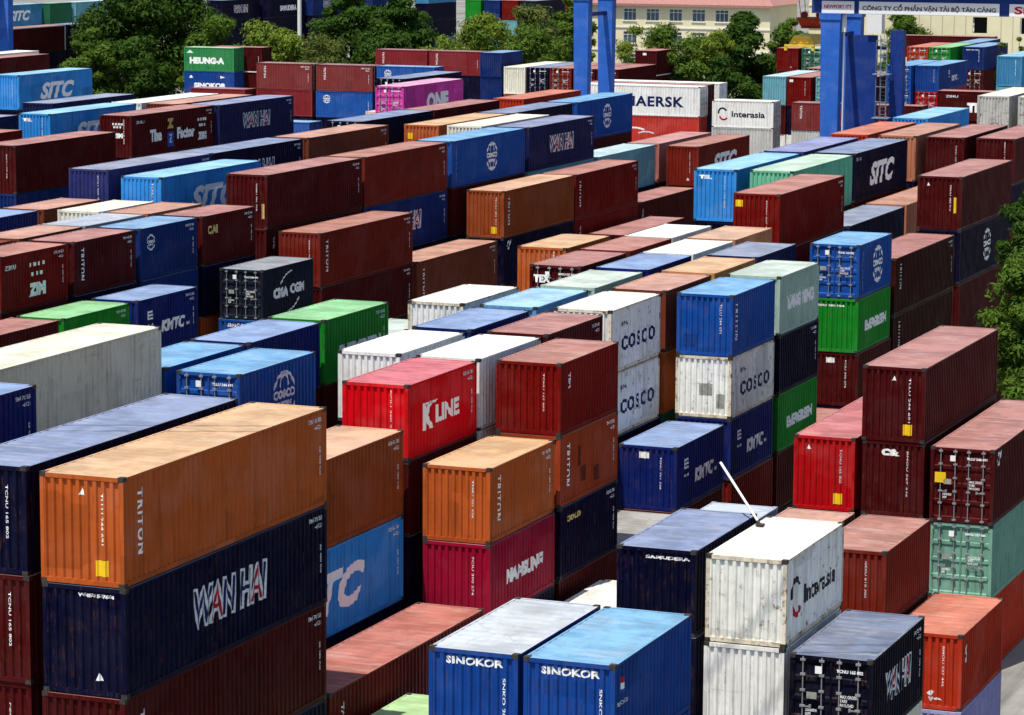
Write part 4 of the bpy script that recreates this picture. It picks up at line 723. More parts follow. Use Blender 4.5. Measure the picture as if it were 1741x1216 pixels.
(-39.13, 96.83, 2.6, 20, 's', 0, 'navy', 'c', ''.split(), 'short navy container, under the magenta red one, third stack of right row, middle block', 0),
(-42.24, 103.53, 7.8, 20, 's', 0, 'cream', 'c', ''.split(), 'short cream container, under the white one, fourth stack of second row, middle block', 0),
(-169.78, 426.1, 5.81, 40, 'h', 0, 'teal', 'c', ''.split(), 'long pale teal container, under the maroon one, stack second from left, yard behind middle trees', 0),
(-159.78, 456.1, 2.905, 40, 'h', 0, 'maroon', 'c', 'vnum'.split(), 'long maroon container, under the navy one, stack seventh from left, yard behind middle trees', 0),
(-42.44, 124.53, 5.2, 20, 's', 0, 'dgreen', 'c', ''.split(), 'short dark green container, under the orange one, seventh stack of second row, middle block', 0),
(-166.98, 426.1, 5.81, 40, 'h', 0, 'navy', 'c', ''.split(), 'long navy container, under the pale teal one, stack third from left, yard behind middle trees', 0),
(-73.98, 166.8, 5.81, 40, 'h', 0, 'navy', 'c', ''.split(), 'long navy container, under the deep blue one, sixth stack of third row, left block', 0),
(-39.51, 137.93, 2.6, 20, 's', 0, 'maroon', 'c', ''.split(), 'short maroon container, topmost, ninth stack of right row, middle block', 0),
(-49.67, 238.9, 11.62, 40, 'h', 0, 'tank', 'c', ''.split(), 'long weathered white container, topmost, sixteenth stack of fourth row, middle block', 0),
(-83.48, 359.1, 10.4, 40, 's', 0, 'navyb', 'd', ''.split(), 'long deep blue container with doors facing front, topmost, stack seventeenth from left, rear right rows', 0),
(-26.63, 101.03, 2.6, 20, 's', 0, 'maroon', 'c', ''.split(), 'short maroon container, under the red brown one, third stack of second row, right foreground block', 0),
(-87.78, 305.6, 5.81, 40, 'h', 0, 'navy', 'c', ''.split(), 'long navy container, under the dark red one, stack seventh from left, rear right rows', 0),
(-23.18, 86.43, 2.6, 20, 's', 0, 'cream', 'c', 'vnum'.split(), 'short cream container, under the dark navy one, front stack of right row, right foreground block', 0),
(-152.78, 253.1, 11.62, 40, 'h', 0, 'white', 'c', ''.split(), 'long white container, topmost, stack third from left, leftmost back block', 0),
(-206.78, 486.1, 11.62, 40, 'h', 0, 'tealblue', 'c', ''.split(), 'long teal blue container, under the maroon one, stack seventh from left, yard behind left trees', 0),
(-110.18, 320.03, 7.8, 20, 's', 0, 'maroon', 'c', 'frame'.split(), 'short maroon container, under the maroon one, left stack, eighth row, broadside rear rows', 0),
(-133.28, 228.7, 8.715, 40, 'h', 0, 'navy', 'c', ''.split(), 'long navy container, under the sky blue one, stack first from left, leftmost back block', 0),
(-126.93, 276.72, 5.2, 20, 's', 1, 'navy', 'c', ''.split(), 'short navy container, under the mid blue one, second stack, third row, broadside rear rows', 0),
(-73.98, 179.7, 5.81, 40, 'h', 0, 'navy', 'c', ''.split(), 'long navy container, under the maroon one, seventh stack of third row, left block', 0)]
for i, d in enumerate(DATA): container(*d, i)
# the containers that lie out of sight inside and below the stacks
FILL = [
(-26.28,73.33,5.2,20,'s',0,'sinoblue'), (-26.28,73.33,2.6,20,'s',0,'navy'), (-26.28,73.33,0.0,20,'s',0,'white'), (-28.88,73.43,5.2,20,'s',0,'sinoblue'),
(-28.88,73.43,2.6,20,'s',0,'maroon'), (-28.88,73.43,0.0,20,'s',0,'navy'), (-23.18,86.43,0.0,20,'s',0,'maroon'), (-25.88,86.83,2.6,20,'s',0,'blue'),
(-25.88,86.83,0.0,20,'s',0,'navy'), (-28.68,87.03,2.6,20,'s',0,'maroon'), (-28.68,87.03,0.0,20,'s',0,'blue'), (-26.63,101.03,0.0,20,'s',0,'blue'),
(-29.38,101.03,2.6,20,'s',0,'navy'), (-29.38,101.03,0.0,20,'s',0,'dred'), (-32.18,101.03,2.6,20,'s',0,'maroon'), (-32.18,101.03,0.0,20,'s',0,'blue'),
(-29.28,119.7,2.905,40,'h',0,'dred'), (-29.28,119.7,0.0,40,'h',0,'navy'), (-32.08,119.8,2.905,40,'h',0,'maroon'), (-32.08,119.8,0.0,40,'h',0,'navy'),
(-38.89,74.4,0.0,40,'h',0,'maroon'), (-41.95,74.8,2.905,40,'h',0,'navy'), (-41.95,74.8,0.0,40,'h',0,'maroon'), (-48.68,74.6,8.715,40,'h',0,'navy'),
(-48.68,74.6,5.81,40,'h',0,'maroon'), (-48.68,74.6,2.905,40,'h',0,'maroon'), (-48.68,74.6,0.0,40,'h',0,'dred'), (-39.01,87.0,0.0,40,'h',0,'navy'),
(-42.06,87.1,0.0,40,'h',0,'maroon'), (-51.36,87.6,8.715,40,'h',0,'blue'), (-51.36,87.6,5.81,40,'h',0,'maroon'), (-51.36,87.6,2.905,40,'h',0,'navy'),
(-51.36,87.6,0.0,40,'h',0,'maroon'), (-45.16,87.3,2.905,40,'h',0,'maroon'), (-45.16,87.3,0.0,40,'h',0,'navy'), (-48.26,87.3,2.905,40,'h',0,'blue'),
(-48.26,87.3,0.0,40,'h',0,'orange'), (-39.13,96.83,0.0,20,'s',0,'maroon'), (-42.18,97.03,2.6,20,'s',0,'white'), (-42.18,97.03,0.0,20,'s',0,'navy'),
(-48.38,96.83,7.8,20,'s',0,'navy'), (-48.38,96.83,5.2,20,'s',0,'maroon'), (-48.38,96.83,2.6,20,'s',0,'maroon'), (-48.38,96.83,0.0,20,'s',0,'white'),
(-51.48,97.23,7.8,20,'s',0,'navy'), (-51.48,97.23,5.2,20,'s',0,'maroon'), (-51.48,97.23,2.6,20,'s',0,'maroon'), (-51.48,97.23,0.0,20,'s',0,'orange'),
(-45.28,97.23,2.6,20,'s',0,'navy'), (-45.28,97.23,0.0,20,'s',0,'brown'), (-39.19,103.63,0.0,20,'s',0,'maroon'), (-42.24,103.53,5.2,20,'s',0,'navy'),
(-42.24,103.53,2.6,20,'s',0,'navy'), (-42.24,103.53,0.0,20,'s',0,'navy'), (-45.34,103.53,7.8,20,'s',0,'navy'), (-45.34,103.53,5.2,20,'s',0,'maroon'),
(-45.34,103.53,2.6,20,'s',0,'navy'), (-45.34,103.53,0.0,20,'s',0,'navy'), (-48.44,103.53,5.2,20,'s',0,'maroon'), (-48.44,103.53,2.6,20,'s',0,'brown'),
(-48.44,103.53,0.0,20,'s',0,'navy'), (-51.54,103.83,7.8,20,'s',0,'maroon'), (-51.54,103.83,5.2,20,'s',0,'navy'), (-51.54,103.83,2.6,20,'s',0,'orange'),
(-51.54,103.83,0.0,20,'s',0,'navy'), (-39.26,110.53,0.0,20,'s',0,'maroon'), (-42.3,110.33,7.8,20,'s',0,'navy'), (-42.3,110.33,5.2,20,'s',0,'dred'),
(-42.3,110.33,2.6,20,'s',0,'white'), (-42.3,110.33,0.0,20,'s',0,'navy'), (-45.41,110.43,7.8,20,'s',0,'maroon'), (-45.41,110.43,5.2,20,'s',0,'brown'),
(-45.41,110.43,2.6,20,'s',0,'white'), (-45.41,110.43,0.0,20,'s',0,'maroon'), (-48.51,110.53,5.2,20,'s',0,'navy'), (-48.51,110.53,2.6,20,'s',0,'white'),
(-48.51,110.53,0.0,20,'s',0,'white'), (-51.61,110.53,5.2,20,'s',0,'navy'), (-51.61,110.53,2.6,20,'s',0,'navy'), (-51.61,110.53,0.0,20,'s',0,'maroon'),
(-39.32,116.93,0.0,20,'s',0,'navy'), (-42.37,117.63,2.6,20,'s',0,'brown'), (-42.37,117.63,0.0,20,'s',0,'maroon'), (-45.47,117.43,7.8,20,'s',0,'navy'),
(-45.47,117.43,5.2,20,'s',0,'orange'), (-45.47,117.43,2.6,20,'s',0,'dred'), (-45.47,117.43,0.0,20,'s',0,'blue'), (-48.57,117.33,7.8,20,'s',0,'maroon'),
(-48.57,117.33,5.2,20,'s',0,'navy'), (-48.57,117.33,2.6,20,'s',0,'navy'), (-48.57,117.33,0.0,20,'s',0,'dred'), (-51.67,117.33,5.2,20,'s',0,'navy'),
(-51.67,117.33,2.6,20,'s',0,'orange'), (-51.67,117.33,0.0,20,'s',0,'navy'), (-39.38,124.23,0.0,20,'s',0,'navy'), (-42.44,124.53,2.6,20,'s',0,'white'),
(-42.44,124.53,0.0,20,'s',0,'blue'), (-45.53,124.23,7.8,20,'s',0,'navy'), (-45.53,124.23,5.2,20,'s',0,'orange'), (-45.53,124.23,2.6,20,'s',0,'dred'),
(-45.53,124.23,0.0,20,'s',0,'navy'), (-48.63,124.23,5.2,20,'s',0,'maroon'), (-48.63,124.23,2.6,20,'s',0,'white'), (-48.63,124.23,0.0,20,'s',0,'white'),
(-54.83,123.53,5.2,20,'s',0,'navy'), (-54.83,123.53,2.6,20,'s',0,'brown'), (-54.83,123.53,0.0,20,'s',0,'maroon'), (-39.45,131.23,0.0,20,'s',0,'navy'),
(-42.5,131.23,7.8,20,'s',0,'navy'), (-42.5,131.23,5.2,20,'s',0,'navy'), (-42.5,131.23,2.6,20,'s',0,'orange'), (-42.5,131.23,0.0,20,'s',0,'navy'),
(-45.6,131.33,7.8,20,'s',0,'maroon'), (-45.6,131.33,5.2,20,'s',0,'white'), (-45.6,131.33,2.6,20,'s',0,'maroon'), (-45.6,131.33,0.0,20,'s',0,'white'),
(-48.7,131.13,7.8,20,'s',0,'navy'), (-48.7,131.13,5.2,20,'s',0,'brown'), (-48.7,131.13,2.6,20,'s',0,'green'), (-48.7,131.13,0.0,20,'s',0,'orange'),
(-51.8,131.13,5.2,20,'s',0,'white'), (-51.8,131.13,2.6,20,'s',0,'navy'), (-51.8,131.13,0.0,20,'s',0,'maroon'), (-39.51,137.93,0.0,20,'s',0,'green'),
(-42.56,138.03,7.8,20,'s',0,'navy'), (-42.56,138.03,5.2,20,'s',0,'white'), (-42.56,138.03,2.6,20,'s',0,'green'), (-42.56,138.03,0.0,20,'s',0,'maroon'),
(-45.66,137.83,7.8,20,'s',0,'blue'), (-45.66,137.83,5.2,20,'s',0,'blue'), (-45.66,137.83,2.6,20,'s',0,'brown'), (-45.66,137.83,0.0,20,'s',0,'dred'),
(-48.76,137.83,7.8,20,'s',0,'navy'), (-48.76,137.83,5.2,20,'s',0,'brown'), (-48.76,137.83,2.6,20,'s',0,'navy'), (-48.76,137.83,0.0,20,'s',0,'white'),
(-51.86,137.73,7.8,20,'s',0,'maroon'), (-51.86,137.73,5.2,20,'s',0,'blue'), (-51.86,137.73,2.6,20,'s',0,'orange'), (-51.86,137.73,0.0,20,'s',0,'green'),
(-39.57,144.63,2.6,20,'s',0,'navy'), (-39.57,144.63,0.0,20,'s',0,'maroon'), (-45.72,144.53,7.8,20,'s',0,'maroon'), (-45.72,144.53,5.2,20,'s',0,'green'),
(-45.72,144.53,2.6,20,'s',0,'blue'), (-45.72,144.53,0.0,20,'s',0,'white'), (-48.82,144.13,7.8,20,'s',0,'navy'), (-48.82,144.13,5.2,20,'s',0,'navy'),
(-48.82,144.13,2.6,20,'s',0,'navy'), (-48.82,144.13,0.0,20,'s',0,'orange'), (-42.62,144.63,7.8,20,'s',0,'beige'), (-42.62,144.63,5.2,20,'s',0,'navy'),
(-42.62,144.63,2.6,20,'s',0,'dred'), (-42.62,144.63,0.0,20,'s',0,'maroon'), (-51.92,144.33,2.6,20,'s',0,'navy'), (-51.92,144.33,0.0,20,'s',0,'dred'),
(-39.64,154.8,2.905,40,'h',0,'navy'), (-39.64,154.8,0.0,40,'h',0,'green'), (-42.69,155.0,5.81,40,'h',0,'maroon'), (-42.69,155.0,2.905,40,'h',0,'navy'),
(-42.69,155.0,0.0,40,'h',0,'maroon'), (-45.79,155.2,5.81,40,'h',0,'navy'), (-45.79,155.2,2.905,40,'h',0,'navy'), (-45.79,155.2,0.0,40,'h',0,'orange'),
(-48.89,155.1,5.81,40,'h',0,'navy'), (-48.89,155.1,2.905,40,'h',0,'white'), (-48.89,155.1,0.0,40,'h',0,'maroon'), (-42.82,168.6,5.81,40,'h',0,'maroon'),
(-42.82,168.6,2.905,40,'h',0,'white'), (-42.82,168.6,0.0,40,'h',0,'green'), (-45.92,168.7,5.81,40,'h',0,'navy'), (-45.92,168.7,2.905,40,'h',0,'white'),
(-45.92,168.7,0.0,40,'h',0,'green'), (-49.02,168.3,8.715,40,'h',0,'navy'), (-49.02,168.3,5.81,40,'h',0,'navy'), (-49.02,168.3,2.905,40,'h',0,'navy'),
(-49.02,168.3,0.0,40,'h',0,'blue'), (-52.11,168.0,5.81,40,'h',0,'blue'), (-52.11,168.0,2.905,40,'h',0,'green'), (-52.11,168.0,0.0,40,'h',0,'navy'),
(-46.04,181.7,5.81,40,'h',0,'navy'), (-46.04,181.7,2.905,40,'h',0,'maroon'), (-46.04,181.7,0.0,40,'h',0,'blue'), (-49.14,181.6,5.81,40,'h',0,'white'),
(-49.14,181.6,2.905,40,'h',0,'green'), (-49.14,181.6,0.0,40,'h',0,'blue'), (-52.24,181.4,8.715,40,'h',0,'navy'), (-52.24,181.4,5.81,40,'h',0,'navy'),
(-52.24,181.4,2.905,40,'h',0,'maroon'), (-52.24,181.4,0.0,40,'h',0,'maroon'), (-42.94,181.7,2.905,40,'h',0,'maroon'), (-42.94,181.7,0.0,40,'h',0,'green'),
(-46.18,196.5,8.715,40,'h',0,'navy'), (-46.18,196.5,5.81,40,'h',0,'navy'), (-46.18,196.5,2.905,40,'h',0,'green'), (-46.18,196.5,0.0,40,'h',0,'maroon'),
(-49.28,196.4,8.715,40,'h',0,'navy'), (-49.28,196.4,5.81,40,'h',0,'brown'), (-49.28,196.4,2.905,40,'h',0,'blue'), (-49.28,196.4,0.0,40,'h',0,'dred'),
(-52.37,196.1,8.715,40,'h',0,'navy'), (-52.37,196.1,5.81,40,'h',0,'brown'), (-52.37,196.1,2.905,40,'h',0,'navy'), (-52.37,196.1,0.0,40,'h',0,'navy'),
(-52.52,212.3,8.715,40,'h',0,'navy'), (-52.52,212.3,5.81,40,'h',0,'green'), (-52.52,212.3,2.905,40,'h',0,'navy'), (-52.52,212.3,0.0,40,'h',0,'dred'),
(-52.77,238.7,8.715,40,'h',0,'maroon'), (-52.77,238.7,5.81,40,'h',0,'green'), (-52.77,238.7,2.905,40,'h',0,'navy'), (-52.77,238.7,0.0,40,'h',0,'orange'),
(-49.67,238.9,8.715,40,'h',0,'navy'), (-49.67,238.9,5.81,40,'h',0,'blue'), (-49.67,238.9,2.905,40,'h',0,'dred'), (-49.67,238.9,0.0,40,'h',0,'navy'),
(-46.32,212.1,2.905,40,'h',0,'navy'), (-46.32,212.1,0.0,40,'h',0,'orange'), (-49.54,225.1,2.905,40,'h',0,'maroon'), (-49.54,225.1,0.0,40,'h',0,'blue'),
(-70.53,110.33,5.2,20,'s',0,'navy'), (-70.53,110.33,2.6,20,'s',0,'navy'), (-70.53,110.33,0.0,20,'s',0,'maroon'), (-70.53,116.83,5.2,20,'s',0,'navy'),
(-70.53,116.83,2.6,20,'s',0,'navy'), (-70.53,116.83,0.0,20,'s',0,'brown'), (-70.53,123.43,5.2,20,'s',0,'navy'), (-70.53,123.43,2.6,20,'s',0,'dred'),
(-70.53,123.43,0.0,20,'s',0,'navy'), (-70.53,130.23,5.2,20,'s',0,'navy'), (-70.53,130.23,2.6,20,'s',0,'dred'), (-70.53,130.23,0.0,20,'s',0,'dred'),
(-70.53,136.93,2.6,20,'s',0,'maroon'), (-70.53,136.93,0.0,20,'s',0,'brown'), (-70.53,143.43,2.6,20,'s',0,'maroon'), (-70.53,143.43,0.0,20,'s',0,'brown'),
(-70.53,153.5,2.905,40,'h',0,'navy'), (-70.53,153.5,0.0,40,'h',0,'maroon'), (-70.53,166.4,2.905,40,'h',0,'maroon'), (-70.53,166.4,0.0,40,'h',0,'green'),
(-70.53,179.6,2.905,40,'h',0,'maroon'), (-70.53,179.6,0.0,40,'h',0,'white'), (-70.53,192.1,2.905,40,'h',0,'navy'), (-70.53,192.1,0.0,40,'h',0,'dred'),
(-70.53,204.5,2.905,40,'h',0,'navy'), (-70.53,204.5,0.0,40,'h',0,'blue'), (-67.38,192.7,2.6,40,'s',0,'blue'), (-67.38,192.7,0.0,40,'s',0,'maroon'),
(-70.53,217.4,5.81,40,'h',0,'maroon'), (-70.53,217.4,2.905,40,'h',0,'dred'), (-70.53,217.4,0.0,40,'h',0,'navy'), (-73.98,123.73,5.2,20,'s',0,'navy'),
(-73.98,123.73,2.6,20,'s',0,'orange'), (-73.98,123.73,0.0,20,'s',0,'maroon'), (-73.98,130.43,5.2,20,'s',0,'maroon'), (-73.98,130.43,2.6,20,'s',0,'white'),
(-73.98,130.43,0.0,20,'s',0,'white'), (-73.98,136.93,5.2,20,'s',0,'navy'), (-73.98,136.93,2.6,20,'s',0,'maroon'), (-73.98,136.93,0.0,20,'s',0,'dred'),
(-73.98,143.53,2.6,20,'s',0,'white'), (-73.98,143.53,0.0,20,'s',0,'maroon'), (-73.98,154.1,5.81,40,'h',0,'navy'), (-73.98,154.1,2.905,40,'h',0,'green'),
(-73.98,154.1,0.0,40,'h',0,'orange'), (-73.98,166.8,2.905,40,'h',0,'navy'), (-73.98,166.8,0.0,40,'h',0,'navy'), (-73.98,179.7,2.905,40,'h',0,'navy'),
(-73.98,179.7,0.0,40,'h',0,'navy'), (-73.98,192.6,5.81,40,'h',0,'maroon'), (-73.98,192.6,2.905,40,'h',0,'navy'), (-73.98,192.6,0.0,40,'h',0,'green'),
(-73.98,205.6,5.81,40,'h',0,'navy'), (-73.98,205.6,2.905,40,'h',0,'navy'), (-73.98,205.6,0.0,40,'h',0,'maroon'), (-73.98,218.7,5.81,40,'h',0,'maroon'),
(-73.98,218.7,2.905,40,'h',0,'brown'), (-73.98,218.7,0.0,40,'h',0,'navy'), (-77.08,123.93,10.4,20,'s',0,'brown'), (-77.08,123.93,7.8,20,'s',0,'brown'),
(-77.08,123.93,5.2,20,'s',0,'green'), (-77.08,123.93,2.6,20,'s',0,'dred'), (-77.08,123.93,0.0,20,'s',0,'navy'), (-77.08,130.63,7.8,20,'s',0,'navy'),
(-77.08,130.63,5.2,20,'s',0,'maroon'), (-77.08,130.63,2.6,20,'s',0,'white'), (-77.08,130.63,0.0,20,'s',0,'maroon'), (-77.08,137.03,7.8,20,'s',0,'navy'),
(-77.08,137.03,5.2,20,'s',0,'navy'), (-77.08,137.03,2.6,20,'s',0,'maroon'), (-77.08,137.03,0.0,20,'s',0,'white'), (-77.08,143.53,7.8,20,'s',0,'maroon'),
(-77.08,143.53,5.2,20,'s',0,'dred'), (-77.08,143.53,2.6,20,'s',0,'orange'), (-77.08,143.53,0.0,20,'s',0,'navy'), (-77.08,192.1,8.715,40,'h',0,'navy'),
(-77.08,192.1,5.81,40,'h',0,'maroon'), (-77.08,192.1,2.905,40,'h',0,'white'), (-77.08,192.1,0.0,40,'h',0,'maroon'), (-77.08,154.1,8.715,40,'h',0,'navy'),
(-77.08,154.1,5.81,40,'h',0,'navy'), (-77.08,154.1,2.905,40,'h',0,'brown'), (-77.08,154.1,0.0,40,'h',0,'white'), (-77.08,166.7,8.715,40,'h',0,'blue'),
(-77.08,166.7,5.81,40,'h',0,'navy'), (-77.08,166.7,2.905,40,'h',0,'dred'), (-77.08,166.7,0.0,40,'h',0,'blue'), (-77.08,179.6,8.715,40,'h',0,'maroon'),
(-77.08,179.6,5.81,40,'h',0,'maroon'), (-77.08,179.6,2.905,40,'h',0,'white'), (-77.08,179.6,0.0,40,'h',0,'maroon'), (-79.93,143.43,7.8,20,'s',0,'navy'),
(-79.93,143.43,5.2,20,'s',0,'green'), (-79.93,143.43,2.6,20,'s',0,'navy'), (-79.93,143.43,0.0,20,'s',0,'navy'), (-79.93,137.03,5.2,20,'s',0,'maroon'),
(-79.93,137.03,2.6,20,'s',0,'green'), (-79.93,137.03,0.0,20,'s',0,'green'), (-79.93,153.4,8.41,40,'h',0,'navy'), (-79.93,153.4,5.505,40,'h',0,'green'),
(-79.93,153.4,2.6,40,'h',0,'green'), (-79.93,153.4,0.0,40,'s',0,'blue'), (-79.93,166.7,8.715,40,'h',0,'navy'), (-79.93,166.7,5.81,40,'h',0,'navy'),
(-79.93,166.7,2.905,40,'h',0,'dred'), (-79.93,166.7,0.0,40,'h',0,'navy'), (-79.93,179.4,8.715,40,'h',0,'maroon'), (-79.93,179.4,5.81,40,'h',0,'maroon'),
(-79.93,179.4,2.905,40,'h',0,'blue'), (-79.93,179.4,0.0,40,'h',0,'green'), (-79.93,191.6,8.715,40,'h',0,'navy'), (-79.93,191.6,5.81,40,'h',0,'dred'),
(-79.93,191.6,2.905,40,'h',0,'orange'), (-79.93,191.6,0.0,40,'h',0,'maroon'), (-79.93,204.4,8.715,40,'h',0,'navy'), (-79.93,204.4,5.81,40,'h',0,'brown'),
(-79.93,204.4,2.905,40,'h',0,'orange'), (-79.93,204.4,0.0,40,'h',0,'maroon'), (-79.93,217.4,5.81,40,'h',0,'dred'), (-79.93,217.4,2.905,40,'h',0,'orange'),
(-79.93,217.4,0.0,40,'h',0,'maroon'), (-83.08,136.63,7.8,20,'s',0,'navy'), (-83.08,136.63,5.2,20,'s',0,'orange'), (-83.08,136.63,2.6,20,'s',0,'blue'),
(-83.08,136.63,0.0,20,'s',0,'navy'), (-83.08,143.23,7.8,20,'s',0,'maroon'), (-83.08,143.23,5.2,20,'s',0,'blue'), (-83.08,143.23,2.6,20,'s',0,'orange'),
(-83.08,143.23,0.0,20,'s',0,'maroon'), (-83.08,153.3,8.715,40,'h',0,'navy'), (-83.08,153.3,5.81,40,'h',0,'dred'), (-83.08,153.3,2.905,40,'h',0,'maroon'),
(-83.08,153.3,0.0,40,'h',0,'brown'), (-83.08,165.5,8.715,40,'h',0,'maroon'), (-83.08,165.5,5.81,40,'h',0,'orange'), (-83.08,165.5,2.905,40,'h',0,'orange'),
(-83.08,165.5,0.0,40,'h',0,'orange'), (-83.08,178.5,8.715,40,'h',0,'navy'), (-83.08,178.5,5.81,40,'h',0,'maroon'), (-83.08,178.5,2.905,40,'h',0,'brown'),
(-83.08,178.5,0.0,40,'h',0,'white'), (-83.08,205.1,8.715,40,'h',0,'maroon'), (-83.08,205.1,5.81,40,'h',0,'brown'), (-83.08,205.1,2.905,40,'h',0,'brown'),
(-83.08,205.1,0.0,40,'h',0,'navy'), (-84.78,219.1,8.715,40,'h',0,'brown'), (-84.78,219.1,5.81,40,'h',0,'brown'), (-84.78,219.1,2.905,40,'h',0,'orange'),
(-84.78,219.1,0.0,40,'h',0,'green'), (-85.93,192.6,8.715,40,'h',0,'maroon'), (-85.93,192.6,5.81,40,'h',0,'maroon'), (-85.93,192.6,2.905,40,'h',0,'maroon'),
(-85.93,192.6,0.0,40,'h',0,'maroon'), (-85.93,205.1,8.715,40,'h',0,'maroon'), (-85.93,205.1,5.81,40,'h',0,'blue'), (-85.93,205.1,2.905,40,'h',0,'green'),
(-85.93,205.1,0.0,40,'h',0,'blue'), (-83.08,192.1,5.81,40,'h',0,'navy'), (-83.08,192.1,2.905,40,'h',0,'brown'), (-83.08,192.1,0.0,40,'h',0,'white'),
(-96.08,165.4,5.81,40,'h',0,'navy'), (-96.08,165.4,2.905,40,'h',0,'maroon'), (-96.08,165.4,0.0,40,'h',0,'green'), (-102.08,190.7,8.715,40,'h',0,'navy'),
(-102.08,190.7,5.81,40,'h',0,'maroon'), (-102.08,190.7,2.905,40,'h',0,'maroon'), (-102.08,190.7,0.0,40,'h',0,'navy'), (-101.78,203.1,8.715,40,'h',0,'navy'),
(-101.78,203.1,5.81,40,'h',0,'brown'), (-101.78,203.1,2.905,40,'h',0,'navy'), (-101.78,203.1,0.0,40,'h',0,'brown'), (-102.18,164.3,8.715,40,'h',0,'navy'),
(-102.18,164.3,5.81,40,'h',0,'green'), (-102.18,164.3,2.905,40,'h',0,'brown'), (-102.18,164.3,0.0,40,'h',0,'maroon'), (-107.78,189.7,8.715,40,'h',0,'navy'),
(-107.78,189.7,5.81,40,'h',0,'brown'), (-107.78,189.7,2.905,40,'h',0,'green'), (-107.78,189.7,0.0,40,'h',0,'white'), (-109.38,175.9,8.715,40,'h',0,'navy'),
(-109.38,175.9,5.81,40,'h',0,'white'), (-109.38,175.9,2.905,40,'h',0,'maroon'), (-109.38,175.9,0.0,40,'h',0,'green'), (-107.78,202.6,8.715,40,'h',0,'maroon'),
(-107.78,202.6,5.81,40,'h',0,'maroon'), (-107.78,202.6,2.905,40,'h',0,'navy'), (-107.78,202.6,0.0,40,'h',0,'navy'), (-113.18,199.3,8.715,40,'h',0,'navy'),
(-113.18,199.3,5.81,40,'h',0,'navy'), (-113.18,199.3,2.905,40,'h',0,'brown'), (-113.18,199.3,0.0,40,'h',0,'green'), (-98.78,229.0,8.715,40,'h',0,'maroon'),
(-98.78,229.0,5.81,40,'h',0,'dred'), (-98.78,229.0,2.905,40,'h',0,'navy'), (-98.78,229.0,0.0,40,'h',0,'maroon'), (-102.98,238.7,8.715,40,'h',0,'maroon'),
(-102.98,238.7,5.81,40,'h',0,'navy'), (-102.98,238.7,2.905,40,'h',0,'navy'), (-102.98,238.7,0.0,40,'h',0,'green'), (-96.38,203.1,5.81,40,'h',0,'maroon'),
(-96.38,203.1,2.905,40,'h',0,'navy'), (-96.38,203.1,0.0,40,'h',0,'navy'), (-96.38,216.1,5.81,40,'h',0,'blue'), (-96.38,216.1,2.905,40,'h',0,'dred'),
(-96.38,216.1,0.0,40,'h',0,'dred'), (-104.98,202.6,8.715,40,'h',0,'dred'), (-104.98,202.6,5.81,40,'h',0,'maroon'), (-104.98,202.6,2.905,40,'h',0,'dred'),
(-104.98,202.6,0.0,40,'h',0,'white'), (-133.28,228.7,5.81,40,'h',0,'green'), (-133.28,228.7,2.905,40,'h',0,'dred'), (-133.28,228.7,0.0,40,'h',0,'white'),
(-148.88,248.4,8.715,40,'h',0,'navy'), (-148.88,248.4,5.81,40,'h',0,'white'), (-148.88,248.4,2.905,40,'h',0,'green'), (-148.88,248.4,0.0,40,'h',0,'maroon'),
(-152.78,253.1,8.715,40,'h',0,'navy'), (-152.78,253.1,5.81,40,'h',0,'dred'), (-152.78,253.1,2.905,40,'h',0,'orange'), (-152.78,253.1,0.0,40,'h',0,'orange'),
(-180.78,307.1,5.81,40,'h',0,'dred'), (-180.78,307.1,2.905,40,'h',0,'maroon'), (-180.78,307.1,0.0,40,'h',0,'maroon'), (-180.78,316.63,5.81,20,'h',0,'navy'),
(-180.78,316.63,2.905,20,'h',0,'orange'), (-180.78,316.63,0.0,20,'h',0,'dred'), (-219.38,368.1,8.715,40,'h',0,'navy'), (-219.38,368.1,5.81,40,'h',0,'navy'),
(-219.38,368.1,2.905,40,'h',0,'brown'), (-219.38,368.1,0.0,40,'h',0,'brown'), (-218.28,377.43,8.715,20,'h',0,'navy'), (-218.28,377.43,5.81,20,'h',0,'maroon'),
(-218.28,377.43,2.905,20,'h',0,'blue'), (-218.28,377.43,0.0,20,'h',0,'brown'), (-154.63,301.82,5.2,20,'s',1,'navy'), (-154.63,301.82,2.6,20,'s',1,'white'),
(-154.63,301.82,0.0,20,'s',1,'maroon'), (-152.63,304.62,5.2,20,'s',1,'navy'), (-152.63,304.62,2.6,20,'s',1,'blue'), (-152.63,304.62,0.0,20,'s',1,'orange'),
(-140.13,275.42,5.2,20,'s',1,'navy'), (-140.13,275.42,2.6,20,'s',1,'navy'), (-140.13,275.42,0.0,20,'s',1,'dred'), (-133.43,276.72,5.2,20,'s',1,'navy'),
(-133.43,276.72,2.6,20,'s',1,'maroon'), (-133.43,276.72,0.0,20,'s',1,'maroon'), (-126.93,276.72,2.6,20,'s',1,'green'), (-126.93,276.72,0.0,20,'s',1,'white'),
(-120.53,276.92,7.8,20,'s',1,'navy'), (-120.53,276.92,5.2,20,'s',1,'orange'), (-120.53,276.92,2.6,20,'s',1,'navy'), (-120.53,276.92,0.0,20,'s',1,'orange'),
(-127.93,307.22,5.2,20,'s',1,'dred'), (-127.93,307.22,2.6,20,'s',1,'orange'), (-127.93,307.22,0.0,20,'s',1,'dred'), (-134.23,307.22,7.8,20,'s',1,'navy'),
(-134.23,307.22,5.2,20,'s',1,'orange'), (-134.23,307.22,2.6,20,'s',1,'orange'), (-134.23,307.22,0.0,20,'s',1,'maroon'), (-123.38,308.03,5.2,20,'s',0,'green'),
(-123.38,308.03,2.6,20,'s',0,'dred'), (-123.38,308.03,0.0,20,'s',0,'white'), (-110.53,252.22,7.8,20,'s',1,'pinkw'), (-110.53,252.22,5.2,20,'s',1,'maroon'),
